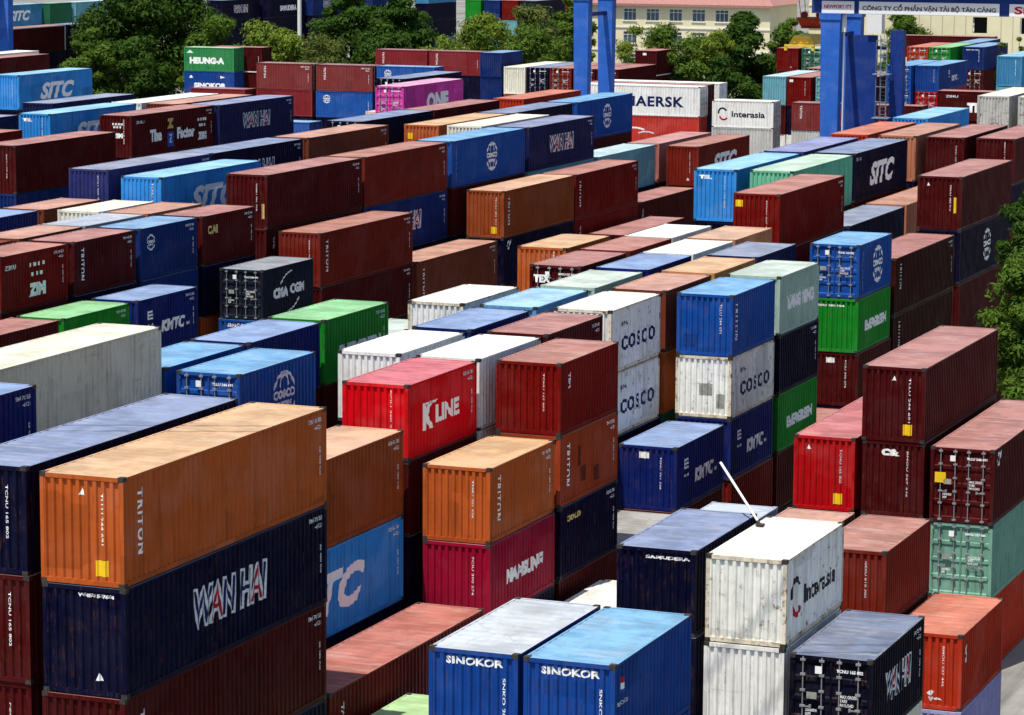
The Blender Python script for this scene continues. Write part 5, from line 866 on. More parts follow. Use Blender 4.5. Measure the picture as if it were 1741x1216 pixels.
(-110.53,252.22,2.6,20,'s',1,'dred'), (-110.53,252.22,0.0,20,'s',1,'dred'), (-115.03,237.22,5.2,20,'s',1,'dred'), (-115.03,237.22,2.6,20,'s',1,'green'),
(-115.03,237.22,0.0,20,'s',1,'white'), (-97.7,280.42,2.905,40,'h',1,'maroon'), (-97.7,280.42,0.0,40,'h',1,'navy'), (-98.0,283.42,5.81,40,'h',1,'navy'),
(-98.0,283.42,2.905,40,'h',1,'orange'), (-98.0,283.42,0.0,40,'h',1,'maroon'), (-97.7,286.62,5.81,40,'h',1,'navy'), (-97.7,286.62,2.905,40,'h',1,'maroon'),
(-97.7,286.62,0.0,40,'h',1,'orange'), (-87.53,281.02,2.6,20,'s',1,'navy'), (-87.53,281.02,0.0,20,'s',1,'orange'), (-79.63,281.02,2.6,20,'s',1,'orange'),
(-79.63,281.02,0.0,20,'s',1,'green'), (-73.23,281.02,5.2,20,'s',1,'greyf'), (-73.23,281.02,2.6,20,'s',1,'navy'), (-73.23,281.02,0.0,20,'s',1,'orange'),
(-110.18,320.03,5.2,20,'s',0,'maroon'), (-110.18,320.03,2.6,20,'s',0,'brown'), (-110.18,320.03,0.0,20,'s',0,'brown'), (-120.28,310.1,5.81,40,'h',0,'redor'),
(-120.28,310.1,2.905,40,'h',0,'blue'), (-120.28,310.1,0.0,40,'h',0,'maroon'), (-117.68,310.1,5.81,40,'h',0,'redor'), (-117.68,310.1,2.905,40,'h',0,'navy'),
(-117.68,310.1,0.0,40,'h',0,'orange'), (-115.08,310.1,5.81,40,'h',0,'redor'), (-115.08,310.1,2.905,40,'h',0,'green'), (-115.08,310.1,0.0,40,'h',0,'orange'),
(-112.48,310.1,5.81,40,'h',0,'redor'), (-112.48,310.1,2.905,40,'h',0,'maroon'), (-112.48,310.1,0.0,40,'h',0,'navy'), (-109.88,310.1,5.81,40,'h',0,'redor'),
(-109.88,310.1,2.905,40,'h',0,'green'), (-109.88,310.1,0.0,40,'h',0,'maroon'), (-90.48,306.1,2.905,40,'h',0,'white'), (-90.48,306.1,0.0,40,'h',0,'orange'),
(-87.78,305.6,2.905,40,'h',0,'white'), (-87.78,305.6,0.0,40,'h',0,'orange'), (-84.98,306.1,5.81,40,'h',0,'navy'), (-84.98,306.1,2.905,40,'h',0,'brown'),
(-84.98,306.1,0.0,40,'h',0,'blue'), (-82.18,306.1,5.81,40,'h',0,'navy'), (-82.18,306.1,2.905,40,'h',0,'green'), (-82.18,306.1,0.0,40,'h',0,'orange'),
(-98.08,336.1,7.8,40,'s',0,'maroon'), (-98.08,336.1,5.2,40,'s',0,'navy'), (-98.08,336.1,2.6,40,'s',0,'orange'), (-98.08,336.1,0.0,40,'s',0,'green'),
(-95.38,336.6,7.8,40,'s',0,'maroon'), (-95.38,336.6,5.2,40,'s',0,'orange'), (-95.38,336.6,2.6,40,'s',0,'brown'), (-95.38,336.6,0.0,40,'s',0,'orange'),
(-90.78,322.1,5.81,40,'h',0,'blue'), (-90.78,322.1,2.905,40,'h',0,'orange'), (-90.78,322.1,0.0,40,'h',0,'brown'), (-77.78,306.6,5.2,40,'s',0,'dred'),
(-77.78,306.6,2.6,40,'s',0,'green'), (-77.78,306.6,0.0,40,'s',0,'dred'), (-75.18,307.6,5.2,40,'s',0,'navy'), (-75.18,307.6,2.6,40,'s',0,'navy'),
(-75.18,307.6,0.0,40,'s',0,'navy'), (-85.98,346.1,7.8,40,'s',0,'green'), (-85.98,346.1,5.2,40,'s',0,'maroon'), (-85.98,346.1,2.6,40,'s',0,'navy'),
(-85.98,346.1,0.0,40,'s',0,'brown'), (-83.38,346.1,7.8,40,'s',0,'navy'), (-83.38,346.1,5.2,40,'s',0,'navy'), (-83.38,346.1,2.6,40,'s',0,'brown'),
(-83.38,346.1,0.0,40,'s',0,'blue'), (-83.48,359.1,7.8,40,'s',0,'navy'), (-83.48,359.1,5.2,40,'s',0,'dred'), (-83.48,359.1,2.6,40,'s',0,'maroon'),
(-83.48,359.1,0.0,40,'s',0,'dred'), (-80.28,349.1,5.2,40,'s',0,'blue'), (-80.28,349.1,2.6,40,'s',0,'dred'), (-80.28,349.1,0.0,40,'s',0,'green'),
(-65.18,299.7,8.715,40,'h',0,'teal'), (-65.18,299.7,5.81,40,'h',0,'brown'), (-65.18,299.7,2.905,40,'h',0,'navy'), (-65.18,299.7,0.0,40,'h',0,'navy'),
(-58.3,263.22,7.8,40,'s',1,'maroon'), (-58.3,263.22,5.2,40,'s',1,'green'), (-58.3,263.22,2.6,40,'s',1,'dred'), (-58.3,263.22,0.0,40,'s',1,'brown'),
(-90.1,370.22,7.8,40,'s',1,'white'), (-90.1,370.22,5.2,40,'s',1,'dred'), (-90.1,370.22,2.6,40,'s',1,'navy'), (-90.1,370.22,0.0,40,'s',1,'orange'),
(-203.78,404.1,2.905,40,'h',0,'maroon'), (-203.78,404.1,0.0,40,'h',0,'navy'), (-202.48,416.6,0.0,40,'h',0,'maroon'), (-201.28,429.1,0.0,40,'h',0,'maroon'),
(-224.78,446.1,14.525,40,'h',0,'maroon'), (-224.78,446.1,11.62,40,'h',0,'navyb'), (-224.78,446.1,8.715,40,'h',0,'navy'), (-224.78,446.1,5.81,40,'h',0,'maroon'),
(-224.78,446.1,2.905,40,'h',0,'orange'), (-224.78,446.1,0.0,40,'h',0,'green'), (-221.28,446.1,14.525,40,'h',0,'navy'), (-221.28,446.1,11.62,40,'h',0,'tealblue'),
(-221.28,446.1,8.715,40,'h',0,'navy'), (-221.28,446.1,5.81,40,'h',0,'green'), (-221.28,446.1,2.905,40,'h',0,'maroon'), (-221.28,446.1,0.0,40,'h',0,'navy'),
(-218.78,458.1,14.525,40,'h',0,'dgreen'), (-218.78,458.1,11.62,40,'h',0,'navyb'), (-218.78,458.1,8.715,40,'h',0,'navy'), (-218.78,458.1,5.81,40,'h',0,'maroon'),
(-218.78,458.1,2.905,40,'h',0,'orange'), (-218.78,458.1,0.0,40,'h',0,'white'), (-215.28,459.1,14.525,40,'h',0,'maroon'), (-215.28,459.1,11.62,40,'h',0,'tealblue'),
(-215.28,459.1,8.715,40,'h',0,'navy'), (-215.28,459.1,5.81,40,'h',0,'blue'), (-215.28,459.1,2.905,40,'h',0,'orange'), (-215.28,459.1,0.0,40,'h',0,'navy'),
(-210.78,472.1,14.525,40,'h',0,'navy'), (-210.78,472.1,0.0,40,'h',0,'navy'), (-206.78,486.1,14.525,40,'h',0,'maroon'), (-206.78,486.1,0.0,40,'h',0,'blue'),
(-172.78,426.1,2.905,40,'h',0,'maroon'), (-172.78,426.1,0.0,40,'h',0,'dred'), (-169.78,426.1,2.905,40,'h',0,'blue'), (-169.78,426.1,0.0,40,'h',0,'dred'),
(-166.98,426.1,2.905,40,'h',0,'navy'), (-166.98,426.1,0.0,40,'h',0,'blue'), (-164.18,426.1,2.905,40,'h',0,'navy'), (-164.18,426.1,0.0,40,'h',0,'dred'),
(-168.78,451.1,0.0,40,'h',0,'orange'), (-162.78,456.1,0.0,40,'h',0,'green'), (-159.78,456.1,0.0,40,'h',0,'navy'), (-156.78,456.1,2.905,40,'h',0,'blue'),
(-156.78,456.1,0.0,40,'h',0,'maroon')]
bulk = {}
for x, y, z, L, h, rot, c in FILL:
    m = bulk.setdefault(c, MB()); l = LEN[L]/2; H = HGT[h]
    a, b = (W2, l) if not rot else (l, W2)
    m.box(x-a+.04, x+a-.04, y-b+.04, y+b-.04, z+.05, z+H-.03)
    for sx in (-1, 1):
        for sy in (-1, 1):
            x0, x1 = sorted((x+sx*a, x+sx*(a-.15))); y0, y1 = sorted((y+sy*b, y+sy*(b-.15))); m.box(x0, x1, y0, y1, z, z+H)
me = None
allb = MB(); mats = []; fm = []
for k, (c, m) in enumerate(bulk.items()):
    allb.add(m.v, m.f); fm += [k]*len(m.f); mats.append(PAINT[c])
me = allb.mesh('lower_containers')
for m in mats: me.materials.append(m)
for p, k in zip(me.polygons, fm): p.material_index = k
o = bpy.data.objects.new('lower_containers', me); link(o)
tag(o, 'remaining mixed containers buried inside and under the visible stacks', 'containers', kind='stuff')

# ------------------------------------------------------------------ ground
def ground_mat():
    m = bpy.data.materials.new('yard_concrete'); n, l, p = nodes(m)
    v = coords(n, l, seed=False); a = noise_n(n, l, v, .07, 6, .65); b = noise_n(n, l, v, .9, 8, .7); s = noise_n(n, l, coords(n, l, (.5, .03, 1), False), 1.2, 5)
    col = mix(n, l, ramp(n, l, a, .35, .65), (.17, .165, .15), (.29, .28, .255))
    col = mix(n, l, ramp(n, l, b, .45, .75, 0, .6), col, (.15, .14, .125)); col = mix(n, l, ramp(n, l, s, .48, .66, 0, .7), col, (.06, .057, .053))
    l.new(col, p.inputs['Base Color']); p.inputs['Roughness'].default_value = .85; return m
g = MB(); n_ = 24
g.box(-1600, 1400, -200, 2800, -.4, 0); o = g.build('ground', ground_mat()); tag(o, kind='structure')
asp = MB(); asp.box(-22.3, 8, 60, 175, 0.0, .004); asp.box(-37.3, -31.5, 55, 225, 0.0, .004); o = asp.build('road', plain('asphalt', (.085, .08, .07), .9, var=.35, scale=.8)); tag(o, kind='structure')
ln = MB()
for x in (-37.0, -31.8, -21.9): ln.box(x, x + .15, 60, 220 if x < -30 else 150, .004, .008)
o = ln.build('painted_lane_lines', plain('line_paint', (.62, .60, .5), .7, var=.2)); tag(o, kind='structure')

# ------------------------------------------------------------------ trees
def leafmat(name, c1, c2):
    m = bpy.data.materials.new(name); n, l, p = nodes(m)
    v = coords(n, l); a = noise_n(n, l, v, .42, 4); b = noise_n(n, l, v, 3.5, 3)
    col = mix(n, l, ramp(n, l, a, .35, .65), c1, c2); col = mix(n, l, ramp(n, l, b, .4, .7, 0, .55), col, tuple(min(1, x*1.7) for x in c2))
    l.new(col, p.inputs['Base Color']); p.inputs['Roughness'].default_value = .55; p.inputs['Specular IOR Level'].default_value = .06
    t = n.new('ShaderNodeBsdfTranslucent'); l.new(col, t.inputs[0]); ms = n.new('ShaderNodeMixShader'); ms.inputs[0].default_value = .25
    l.new(p.outputs[0], ms.inputs[1]); l.new(t.outputs[0], ms.inputs[2]); l.new(ms.outputs[0], n['Material Output'].inputs[0]); return m
LEAF = {'dark': leafmat('leaf_dark', (.016, .042, .006), (.040, .082, .010)), 'mid': leafmat('leaf_mid', (.035, .075, .010), (.08, .135, .016)),
        'light': leafmat('leaf_light', (.06, .11, .014), (.16, .21, .025)), 'olive': leafmat('leaf_olive', (.05, .075, .018), (.12, .145, .03))}
BARK = plain('bark', (.10, .075, .05), .9, var=.4, scale=4)
def tree(x, y, h, w, base, mat, leaf, K, n, seed, label, group='trees behind and beside the yard', feather=0.0, name='broadleaf_tree'):
    rnd = random.Random(seed); root = empty(name, (x, y, 0)); tag(root, label, 'tree', group)
    cz = (h + base)/2; ch = (h - base)/2; cl = []
    for k in range(K):
        while 1:
            p = Vector((rnd.uniform(-1, 1), rnd.uniform(-1, 1), rnd.uniform(-1, 1)))
            if .3 < p.length < 1: break
        wz = 1 - .35*max(0, p.z)
        c = Vector((p.x*w/2*.82*wz, p.y*w/2*.82*wz, cz + p.z*ch*.84)); cl.append((c, w*rnd.uniform(.06, .16)))
    V = []; F = []
    for i in range(n):
        c, r = cl[rnd.randrange(K)]
        d = Vector((rnd.gauss(0, 1), rnd.gauss(0, 1), rnd.gauss(.25, 1))).normalized()
        p = c + Vector((d.x*r, d.y*r, d.z*r*.62))*rnd.uniform(.5, 1.2 + feather*rnd.random())
        s = leaf*rnd.uniform(.55, 1.25); nn = (d + Vector((rnd.gauss(0, .5), rnd.gauss(0, .5), rnd.gauss(.3, .5)))).normalized()
        q = nn.to_track_quat('Z', 'Y') @ Euler((0, 0, rnd.uniform(0, 6.28))).to_quaternion()
        b = len(V)
        for ax, ay in ((-1, 0), (-.25, -.42), (.9, -.12), (1.25, .08), (.2, .45)): V.append(p + q @ Vector((ax*s, ay*s*(1 - .4*feather), 0)))
        F.append((b, b+1, b+2, b+3, b+4))
    me = bpy.data.meshes.new('crown'); me.from_pydata([tuple(v) for v in V], [], F); me.materials.append(LEAF[mat]); link(bpy.data.objects.new('crown', me), root)
    t = MB(); top = Vector((rnd.uniform(-.4, .4), rnd.uniform(-.4, .4), base + (h-base)*.45)); r0 = .022*h + .06
    mid = Vector((rnd.uniform(-.3, .3), rnd.uniform(-.3, .3), base*.7)); t.tube((0, 0, 0), mid, r0, r0*.72, 10); t.tube(mid, top, r0*.72, r0*.35, 8)
    for c, r in rnd.sample(cl, min(K, 11)):
        a = mid.lerp(top, rnd.uniform(.1, .95)); m2 = a.lerp(c, .5) + Vector((0, 0, -.2)); t.tube(a, m2, r0*.3, r0*.2, 6); t.tube(m2, c, r0*.2, r0*.07, 5)
    t.build('trunk', BARK, root); return root
tree(-169.8, 314.5, 23.4, 18.5, 5, 'dark', 0.294, 126, 42500, 1, 'huge dark green tree filling the upper left between container stacks', feather=0)
tree(-166.3, 306.7, 14.1, 9.5, 3, 'dark', 0.252, 61, 17500, 2, 'dark low tree at the foot of the huge upper left tree', feather=0)
tree(-171.8, 304.7, 15.4, 7.9, 4, 'mid', 0.266, 54, 16250, 3, 'greener tree crowding the left side of the huge dark tree', feather=0.2)
tree(-158.5, 310.3, 17.0, 11.0, 3, 'mid', 0.28, 50, 15000, 4, 'bushy green tree behind the dark green lettered container', feather=0.1)
tree(-155.0, 317.0, 16.3, 10.8, 3, 'light', 0.28, 54, 17500, 5, 'yellow green spreading tree left of the feathery olive tree', feather=0.3)
tree(-144.4, 308.1, 16.3, 7.7, 3, 'olive', 0.238, 46, 13750, 6, 'olive feathery tree in front of the second dark tree', feather=0.9)
tree(-156.1, 341.1, 20.0, 10.6, 4, 'dark', 0.308, 79, 25000, 7, 'left half of the dark tree pair at top centre left', feather=0)
tree(-148.3, 337.5, 18.9, 11.5, 4, 'dark', 0.308, 79, 25000, 8, 'right half of the dark tree pair at top centre left', feather=0)
tree(-141.0, 317.0, 15.5, 10.2, 3, 'dark', 0.28, 54, 16250, 9, 'low dark tree under the dark pair above the pink roofed stacks', feather=0)
tree(-138.1, 325.7, 15.3, 9.3, 3, 'light', 0.252, 46, 13750, 10, 'low yellow green tree below the bright green far container', feather=0.5)
tree(-138.2, 340.1, 17.0, 8.8, 3, 'light', 0.28, 57, 18750, 11, 'light green tree left of the olive tree at top centre', feather=0.6)
tree(-135.7, 348.7, 17.5, 9.4, 3, 'olive', 0.294, 61, 20000, 12, 'olive tree at top centre left of the two blue legs', feather=0.4)
tree(-130.1, 321.2, 15.1, 9.1, 3, 'mid', 0.252, 39, 11250, 13, 'low green tree behind the cream and navy container ends', feather=0.4)
tree(-126.5, 328.2, 15.8, 11.6, 3, 'mid', 0.252, 46, 13750, 14, 'low green tree just left of the two blue legs', feather=0.4)
tree(-135.8, 363.0, 18.2, 7.9, 3, 'mid', 0.294, 50, 16250, 15, 'tall green tree directly behind the left blue leg', feather=0.2)
tree(-114.9, 327.4, 16.2, 7.4, 3, 'light', 0.238, 39, 12500, 16, 'pale feathery tree right of the blue legs', feather=0.9)
tree(-109.5, 324.2, 16.8, 8.5, 3, 'mid', 0.252, 46, 15000, 17, 'green tree below the second and third office windows', feather=0.6)
tree(-107.4, 330.4, 16.4, 8.7, 3, 'light', 0.252, 43, 13750, 18, 'yellowish tree below the middle office windows', feather=0.6)
tree(-105.0, 336.9, 17.2, 10.4, 3, 'dark', 0.294, 68, 23750, 19, 'dark rounded tree in front of the right end of the office block', feather=0)
tree(-102.1, 321.2, 13.5, 7.7, 2, 'dark', 0.266, 50, 15000, 20, 'low dark tree beside the light blue container end', feather=0)
tree(-108.9, 367.8, 15.9, 8.0, 3, 'mid', 0.294, 54, 17500, 21, 'green tree rising behind the red headblock', feather=0.2)
tree(-101.1, 392.7, 16.0, 7.7, 5, 'mid', 0.294, 36, 11250, 22, 'small tree in front of the cream warehouse near the sign', feather=0.6)
tree(-78.4, 349.4, 15.5, 2.6, 4, 'olive', 0.238, 21, 3000, 23, 'thin young tree near the right edge before the cream warehouse', feather=0.9)
tree(-76.5, 350.0, 15.0, 2.7, 4, 'light', 0.238, 21, 3000, 24, 'thin pale tree cut by the right edge before the cream warehouse', feather=0.9)
tree(-34.1, 161.4, 15.4, 4.8, 8, 'dark', 0.168, 46, 17500, 30, 'leafy tree at the right edge beside the navy container with the round logo', feather=0.2)
tree(-31.6, 150.0, 13.0, 6.0, 4, 'mid', 0.154, 72, 30000, 31, 'larger leafy tree at the right edge behind the long maroon containers', feather=0.2)
tree(-28.7, 136.6, 10.0, 4.2, 1.5, 'mid', 0.154, 46, 17500, 32, 'low yellow green tree at the right edge beside the front maroon stack', feather=0.3)
# ------------------------------------------------------------------ buildings beyond the trees
M_CREAM = plain('cream_render', (.72, .66, .44), .8, var=.06, scale=.6); M_TRIM = plain('white_trim', (.74, .73, .68), .7, var=.05); M_TILE = plain('red_roof_tiles', (.34, .17, .15), .8, var=.25, scale=4)
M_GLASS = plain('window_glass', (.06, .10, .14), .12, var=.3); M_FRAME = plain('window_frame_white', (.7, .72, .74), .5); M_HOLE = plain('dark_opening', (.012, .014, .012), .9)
def office(name, x0, x1, y, depth, h, storeys, pitch, ww, roof, label, wmat=M_CREAM, shut=0.0):
    root = empty(name, ((x0+x1)/2, y + depth/2, 0)); tag(root, label, 'building', 'buildings beyond the yard'); cx = (x0+x1)/2; cy = y + depth/2
    x0 -= cx; x1 -= cx; y0, y1 = -depth/2, depth/2; w = MB(); sh = h/storeys; nw = max(1, int((x1-x0-.8)/pitch)); off = (x1-x0-nw*pitch)/2
    wins = []
    for s in range(storeys):
        z0 = s*sh; a, b = z0 + sh*.28, z0 + sh*.80
        w.box(x0, x1, y0, y0 + .3, z0, a); w.box(x0, x1, y0, y0 + .3, b, z0 + sh)
        xp = x0
        for k in range(nw):
            c = x0 + off + (k+.5)*pitch; w.box(xp, c - ww/2, y0, y0 + .3, a, b); xp = c + ww/2; wins.append((c, a, b))
        w.box(xp, x1, y0, y0 + .3, a, b)
    w.box(x0, x0 + .3, y0 + .3, y1, 0, h); w.box(x1 - .3, x1, y0 + .3, y1, 0, h); w.box(x0 + .3, x1 - .3, y1 - .3, y1, 0, h); w.box(x0 + .3, x1 - .3, y0 + .3, y1 - .3, h - .3, h - .01)
    w.build('wall', wmat, root)
    t = MB()
    for s in range(1, storeys + 1): t.box(x0 - .08, x1 + .08, y0 - .12, y0 - .002, s*sh - .16, s*sh + .06)
    t.build('cornice', M_TRIM, root)
    for c, a, b in wins:
        f = MB(); f.box(c-ww/2, c+ww/2, y0+.10, y0+.18, a, a+.07); f.box(c-ww/2, c+ww/2, y0+.10, y0+.18, b-.07, b); f.box(c-ww/2, c+ww/2, y0+.10, y0+.18, a+(b-a)*.70, a+(b-a)*.75)
        for q in (-ww/2, -ww/6-.02, ww/6-.02, ww/2-.06): f.box(c+q, c+q+.06, y0+.095, y0+.185, a+.07, b-.07)
        fo = f.build('window', M_FRAME, root); p = MB(); p.box(c-ww/2, c+ww/2, y0+.20, y0+.22, a, b); p.build('pane', M_GLASS, fo)
        sl = MB(); sl.box(c-ww/2-.12, c+ww/2+.12, y0-.14, y0-.002, a-.14, a-.03); sl.build('sill', M_TRIM, fo)
    if roof:
        r = MB(); e = .7; H = h + .07
        r.add([(x0-e, y0-e, H), (x1+e, y0-e, H), (x1+e, y1+e, H), (x0-e, y1+e, H), (x0+3.5, 0, H+2.6), (x1-3.5, 0, H+2.6)], [(0,1,5,4), (1,2,5), (2,3,4,5), (3,0,4), (0,3,2,1)])
        r.box(x0-e, x1+e, y0-e-.03, y0-e+.15, H-.34, H-.003); r.build('roof', M_TILE, root)
    else:
        r = MB(); r.box(x0-.1, x1+.1, y0-.1, y0+.25, h+.07, h+.8); r.build('parapet', M_TRIM, root)
    return root
office('office_building', -163, -133.6, 440, 14, 13.65, 4, 3.62, 2.0, True, 'cream office block with a red tiled roof and one row of white windows')
office('office_building', -132.0, -104, 455, 12, 16.9, 5, 3.1, 1.9, False, 'pale flat-topped building with tall windows just right of the red-roofed block')
# warehouse with seamed cream walls and dark openings
def warehouse():
    x0, x1, y, h, dep = -108.0, -58.0, 397.0, 17.2, 18.0; cx = (x0+x1)/2
    root = empty('warehouse', (cx, y+dep/2, 0)); tag(root, 'long cream warehouse with dark square openings behind the right hand stacks', 'building', 'buildings beyond the yard')
    w = MB(); holes = [(-93.1, -91.2), (-86.9, -85.0), (-80.7, -78.8), (-74.5, -72.6)]; a, b = 12.2, 14.3; y0 = -dep/2; xp = x0
    w.box(x0-cx, x1-cx, y0, y0+.3, 0, a); w.box(x0-cx, x1-cx, y0, y0+.3, b, h)
    for p, q in holes: w.box(xp-cx, p-cx, y0, y0+.3, a, b); xp = q
    w.box(xp-cx, x1-cx, y0, y0+.3, a, b); w.box(x0-cx, x0-cx+.3, y0+.3, dep/2, 0, h); w.box(x1-cx-.3, x1-cx, y0+.3, dep/2, 0, h); w.build('wall', M_CREAM, root)
    s = MB(); x = x0
    while x < x1:
        if not any(p-.3 < x < q+.3 for p, q in holes): s.box(x-cx, x-cx+.07, y0-.05, y0-.002, 0, h)
        x += 1.55
    s.build('wall_seams', plain('seam_grey', (.45, .42, .30), .8), root)
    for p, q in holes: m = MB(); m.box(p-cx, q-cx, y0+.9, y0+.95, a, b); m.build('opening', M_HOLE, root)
    r = MB(); r.box(x0-cx-.4, x1-cx+.4, y0-.4, dep/2, h, h+.35); r.build('roof', M_TRIM, root)
warehouse()

# ------------------------------------------------------------------ rubber-tyred gantry cranes
def craneblue():
    m = paint('crane_blue', (.028, .125, .50), rust=.3, rough=.38, streak=.2); return m
M_CB = craneblue(); M_CBD = paint('crane_blue_dark', (.012, .04, .21), rust=.35, rough=.4, streak=.25); M_PANEL = plain('sign_white', (.80, .80, .80), .5, var=.03); M_OX = plain('text_dark_brown', (.05, .035, .03), .6)
M_GREYM = plain('platform_grey', (.42, .44, .46), .5, .3)
M_LAD = plain('ladder_blue_grey', (.20, .27, .38), .5)
def taper(m, x0, x1, y0, y1, z0, z1, k):
    cx, cy = (x0+x1)/2, (y0+y1)/2; w, d = (x1-x0)/2, (y1-y0)/2
    m.add([(cx-w*k, cy-d*k, z0), (cx+w*k, cy-d*k, z0), (cx+w*k, cy+d*k, z0), (cx-w*k, cy+d*k, z0), (x0, y0, z1), (x1, y0, z1), (x1, y1, z1), (x0, y1, z1)],
          [(0,3,2,1), (4,5,6,7), (0,1,5,4), (1,2,6,5), (2,3,7,6), (3,0,4,7)])
def board(root, M, x0, x1, z0, z1, y, txt, tw, th, mat, zoff=0.0, bold=.03):
    b = MB(); b.box(x0, x1, y-.06, y, z0, z1); bo = b.build('sign_board', M_PANEL, root)
    bm = text_mesh(txt, tw, th, bold=bold)
    for v in bm.verts: v.co = ((x0+x1)/2 + v.co.x, y - .07, (z0+z1)/2 + v.co.y + zoff)
    me = bpy.data.meshes.new('lettering'); bm.to_mesh(me); bm.free(); me.materials.append(mat); link(bpy.data.objects.new('lettering', me), bo)
def gantry(x, y, span, label, lw=1.5, signs=False, house=False, up=0.0):
    root = empty('gantry_crane', (x + span/2, y + 3.2, 0)); tag(root, label, 'crane', 'blue gantry cranes over the yard'); s = span/2; d = 3.2; zb = 20.15 + up
    for sx in (-1, 1):
        for sy in (-1, 1):
            m = MB(); taper(m, sx*s-lw/2, sx*s+lw/2, sy*d-.55, sy*d+.55, 2.3, zb, .76); m.box(sx*s-lw*.5-.08, sx*s+lw*.5+.08, sy*d-.63, sy*d+.63, zb-.5, zb-.002); m.build('leg', M_CB, root)
        m = MB(); m.box(sx*s-.6, sx*s+.6, -d-2.6, d+2.6, 1.3, 2.298); m.build('sill_beam', M_CBD, root)
        m = MB(); m.box(sx*s-.2, sx*s+.2, -d+.56, d-.56, zb-2.0, zb-1.65); m.box(sx*s-.3, sx*s+.3, -d+.5, d-.5, 8.6, 9.3); m.build('tie_beam', M_CBD, root)
        for yy in (-d-1.9, -d-.4, d+.4, d+1.9):
            m = MB(); m.tube((sx*s-.32, yy, .78), (sx*s+.32, yy, .78), .78, n=20); w = m.build('wheel', M_DARK, root)
            m = MB(); m.tube((sx*s-.35, yy, .78), (sx*s+.35, yy, .78), .38, n=14); m.build('rim', M_GREYM, w)
    for sy in (-1, 1):
        m = MB(); m.box(-s-1.6, s+1.6, sy*d-.45, sy*d+.45, zb, zb+1.75); m.build('girder', M_CBD, root)
        m = MB()
        for k in range(int((2*s+3)/1.6)+1): xx = -s-1.5+k*1.6; m.box(xx, xx+.05, sy*(d+.9)-.02, sy*(d+.9)+.03, zb+1.6, zb+2.75)
        m.box(-s-1.5, s+1.5, sy*(d+.9)-.02, sy*(d+.9)+.03, zb+2.75, zb+2.8); m.box(-s-1.5, s+1.5, min(sy*(d+.46), sy*(d+.95)), max(sy*(d+.46), sy*(d+.95)), zb+1.52, zb+1.58); m.build('walkway', M_GREYM, root)
    m = MB(); m.box(s-5, s-.5, -d-.4, d+.4, zb+1.76, zb+2.5); m.box(s-4.4, s-1.2, -2.0, 2.0, zb+2.51, zb+4.2); m.build('trolley', M_CB, root)
    m = MB(); m.box(s-2.0, s-.9, -.9, .9, zb-2.2, zb-.3); cab_ = m.build('operator_cab', M_PANEL, root)
    m = MB(); m.box(s-1.9, s-1.0, -.93, -.905, zb-2.0, zb-.9); m.build('cab_window', M_GLASS, cab_)
    if house:
        m = MB(); m.box(-s-.3, -s+2.3, d-.95, d-.56, 3.0, 18.2); m.build('leg_shade_plate', M_CBD, root)  # dark plate stands in for the far leg's shaded face
        m = MB(); m.box(-s+3.3, -s+4.4, d-.4, d+.5, 2.3, 18.6); m.box(-s+1.7, -s+2.9, d-.1, d+.1, 10, 10.3); m.box(-s+1.7, -s+2.9, d-.1, d+.1, 17, 17.3); m.build('cable_tower', M_CBD, root)
        m = MB(); m.box(-s+1.5, -s+2.75, d-1.2, d-.3, 18.35, zb-.1); m.build('electrical_box', M_PANEL, root)
        m = MB(); lx = -s+2.9; ly = d-.9
        for q in (-.28, .28): m.tube((lx+q, ly, 2.4), (lx+q, ly, 18.2), .035, n=6)
        for k in range(50): m.box(lx-.27, lx+.27, ly-.02, ly+.02, 2.7+k*.31, 2.73+k*.31)
        for k in range(12): z = 4+k*1.25; m.box(lx-.45, lx-.40, ly-.75, ly, z, z+.06); m.box(lx+.40, lx+.45, ly-.75, ly, z, z+.06); m.box(lx-.45, lx+.45, ly-.78, ly-.73, z, z+.06)
        for q in (-.43, 0, .43): m.tube((lx+q, ly-.75, 4), (lx+q, ly-.75, 17.8), .02, n=5)
        for z in (6.2, 11.4, 15.0): m.box(lx-.7, lx+.7, ly-.9, ly+.3, z, z+.08)
        m.build('ladder', M_LAD, root)
        m = MB(); m.tube((-s+.95, -d+.2, 2.4), (-s+.95, -d+.2, zb-.6), .07, n=6); m.box(-s+.85, -s+1.15, -d-.1, -d+.25, zb-1.5, zb-.1); m.build('cable_conduit', M_PANEL, root)
    if signs:
        yf = -d-.452
        board(root, None, -s-.75, -s+1.95, zb+.02, zb+1.0, yf, 'NEWPORT ITT', 2.3, .30, M_RED, .05)
        board(root, None, -s+2.35, -s+13.8, zb+.02, zb+1.0, yf, 'CÔNG TY CỔ PHẦN VẬN TẢI BỘ TÂN CẢNG', 10.9, .62, M_OX, .02)
        board(root, None, -s+14.6, -s+18.0, zb+.02, zb+1.0, yf, 'SNP', 2.6, .6, M_RED)
    return root
gantry(-68.6, 243.2, 23.5, 'blue gantry crane carrying the long white lettered sign at upper right', lw=1.62, signs=True, house=True)
gantry(-97.9, 264.2, 23.5, 'blue gantry crane whose twin legs stand in front of the white lettered reefer', lw=1.45, up=.45)
gantry(-200.2, 288.6, 23.5, 'blue gantry crane leg at the far left edge beside the teal container', lw=1.6)
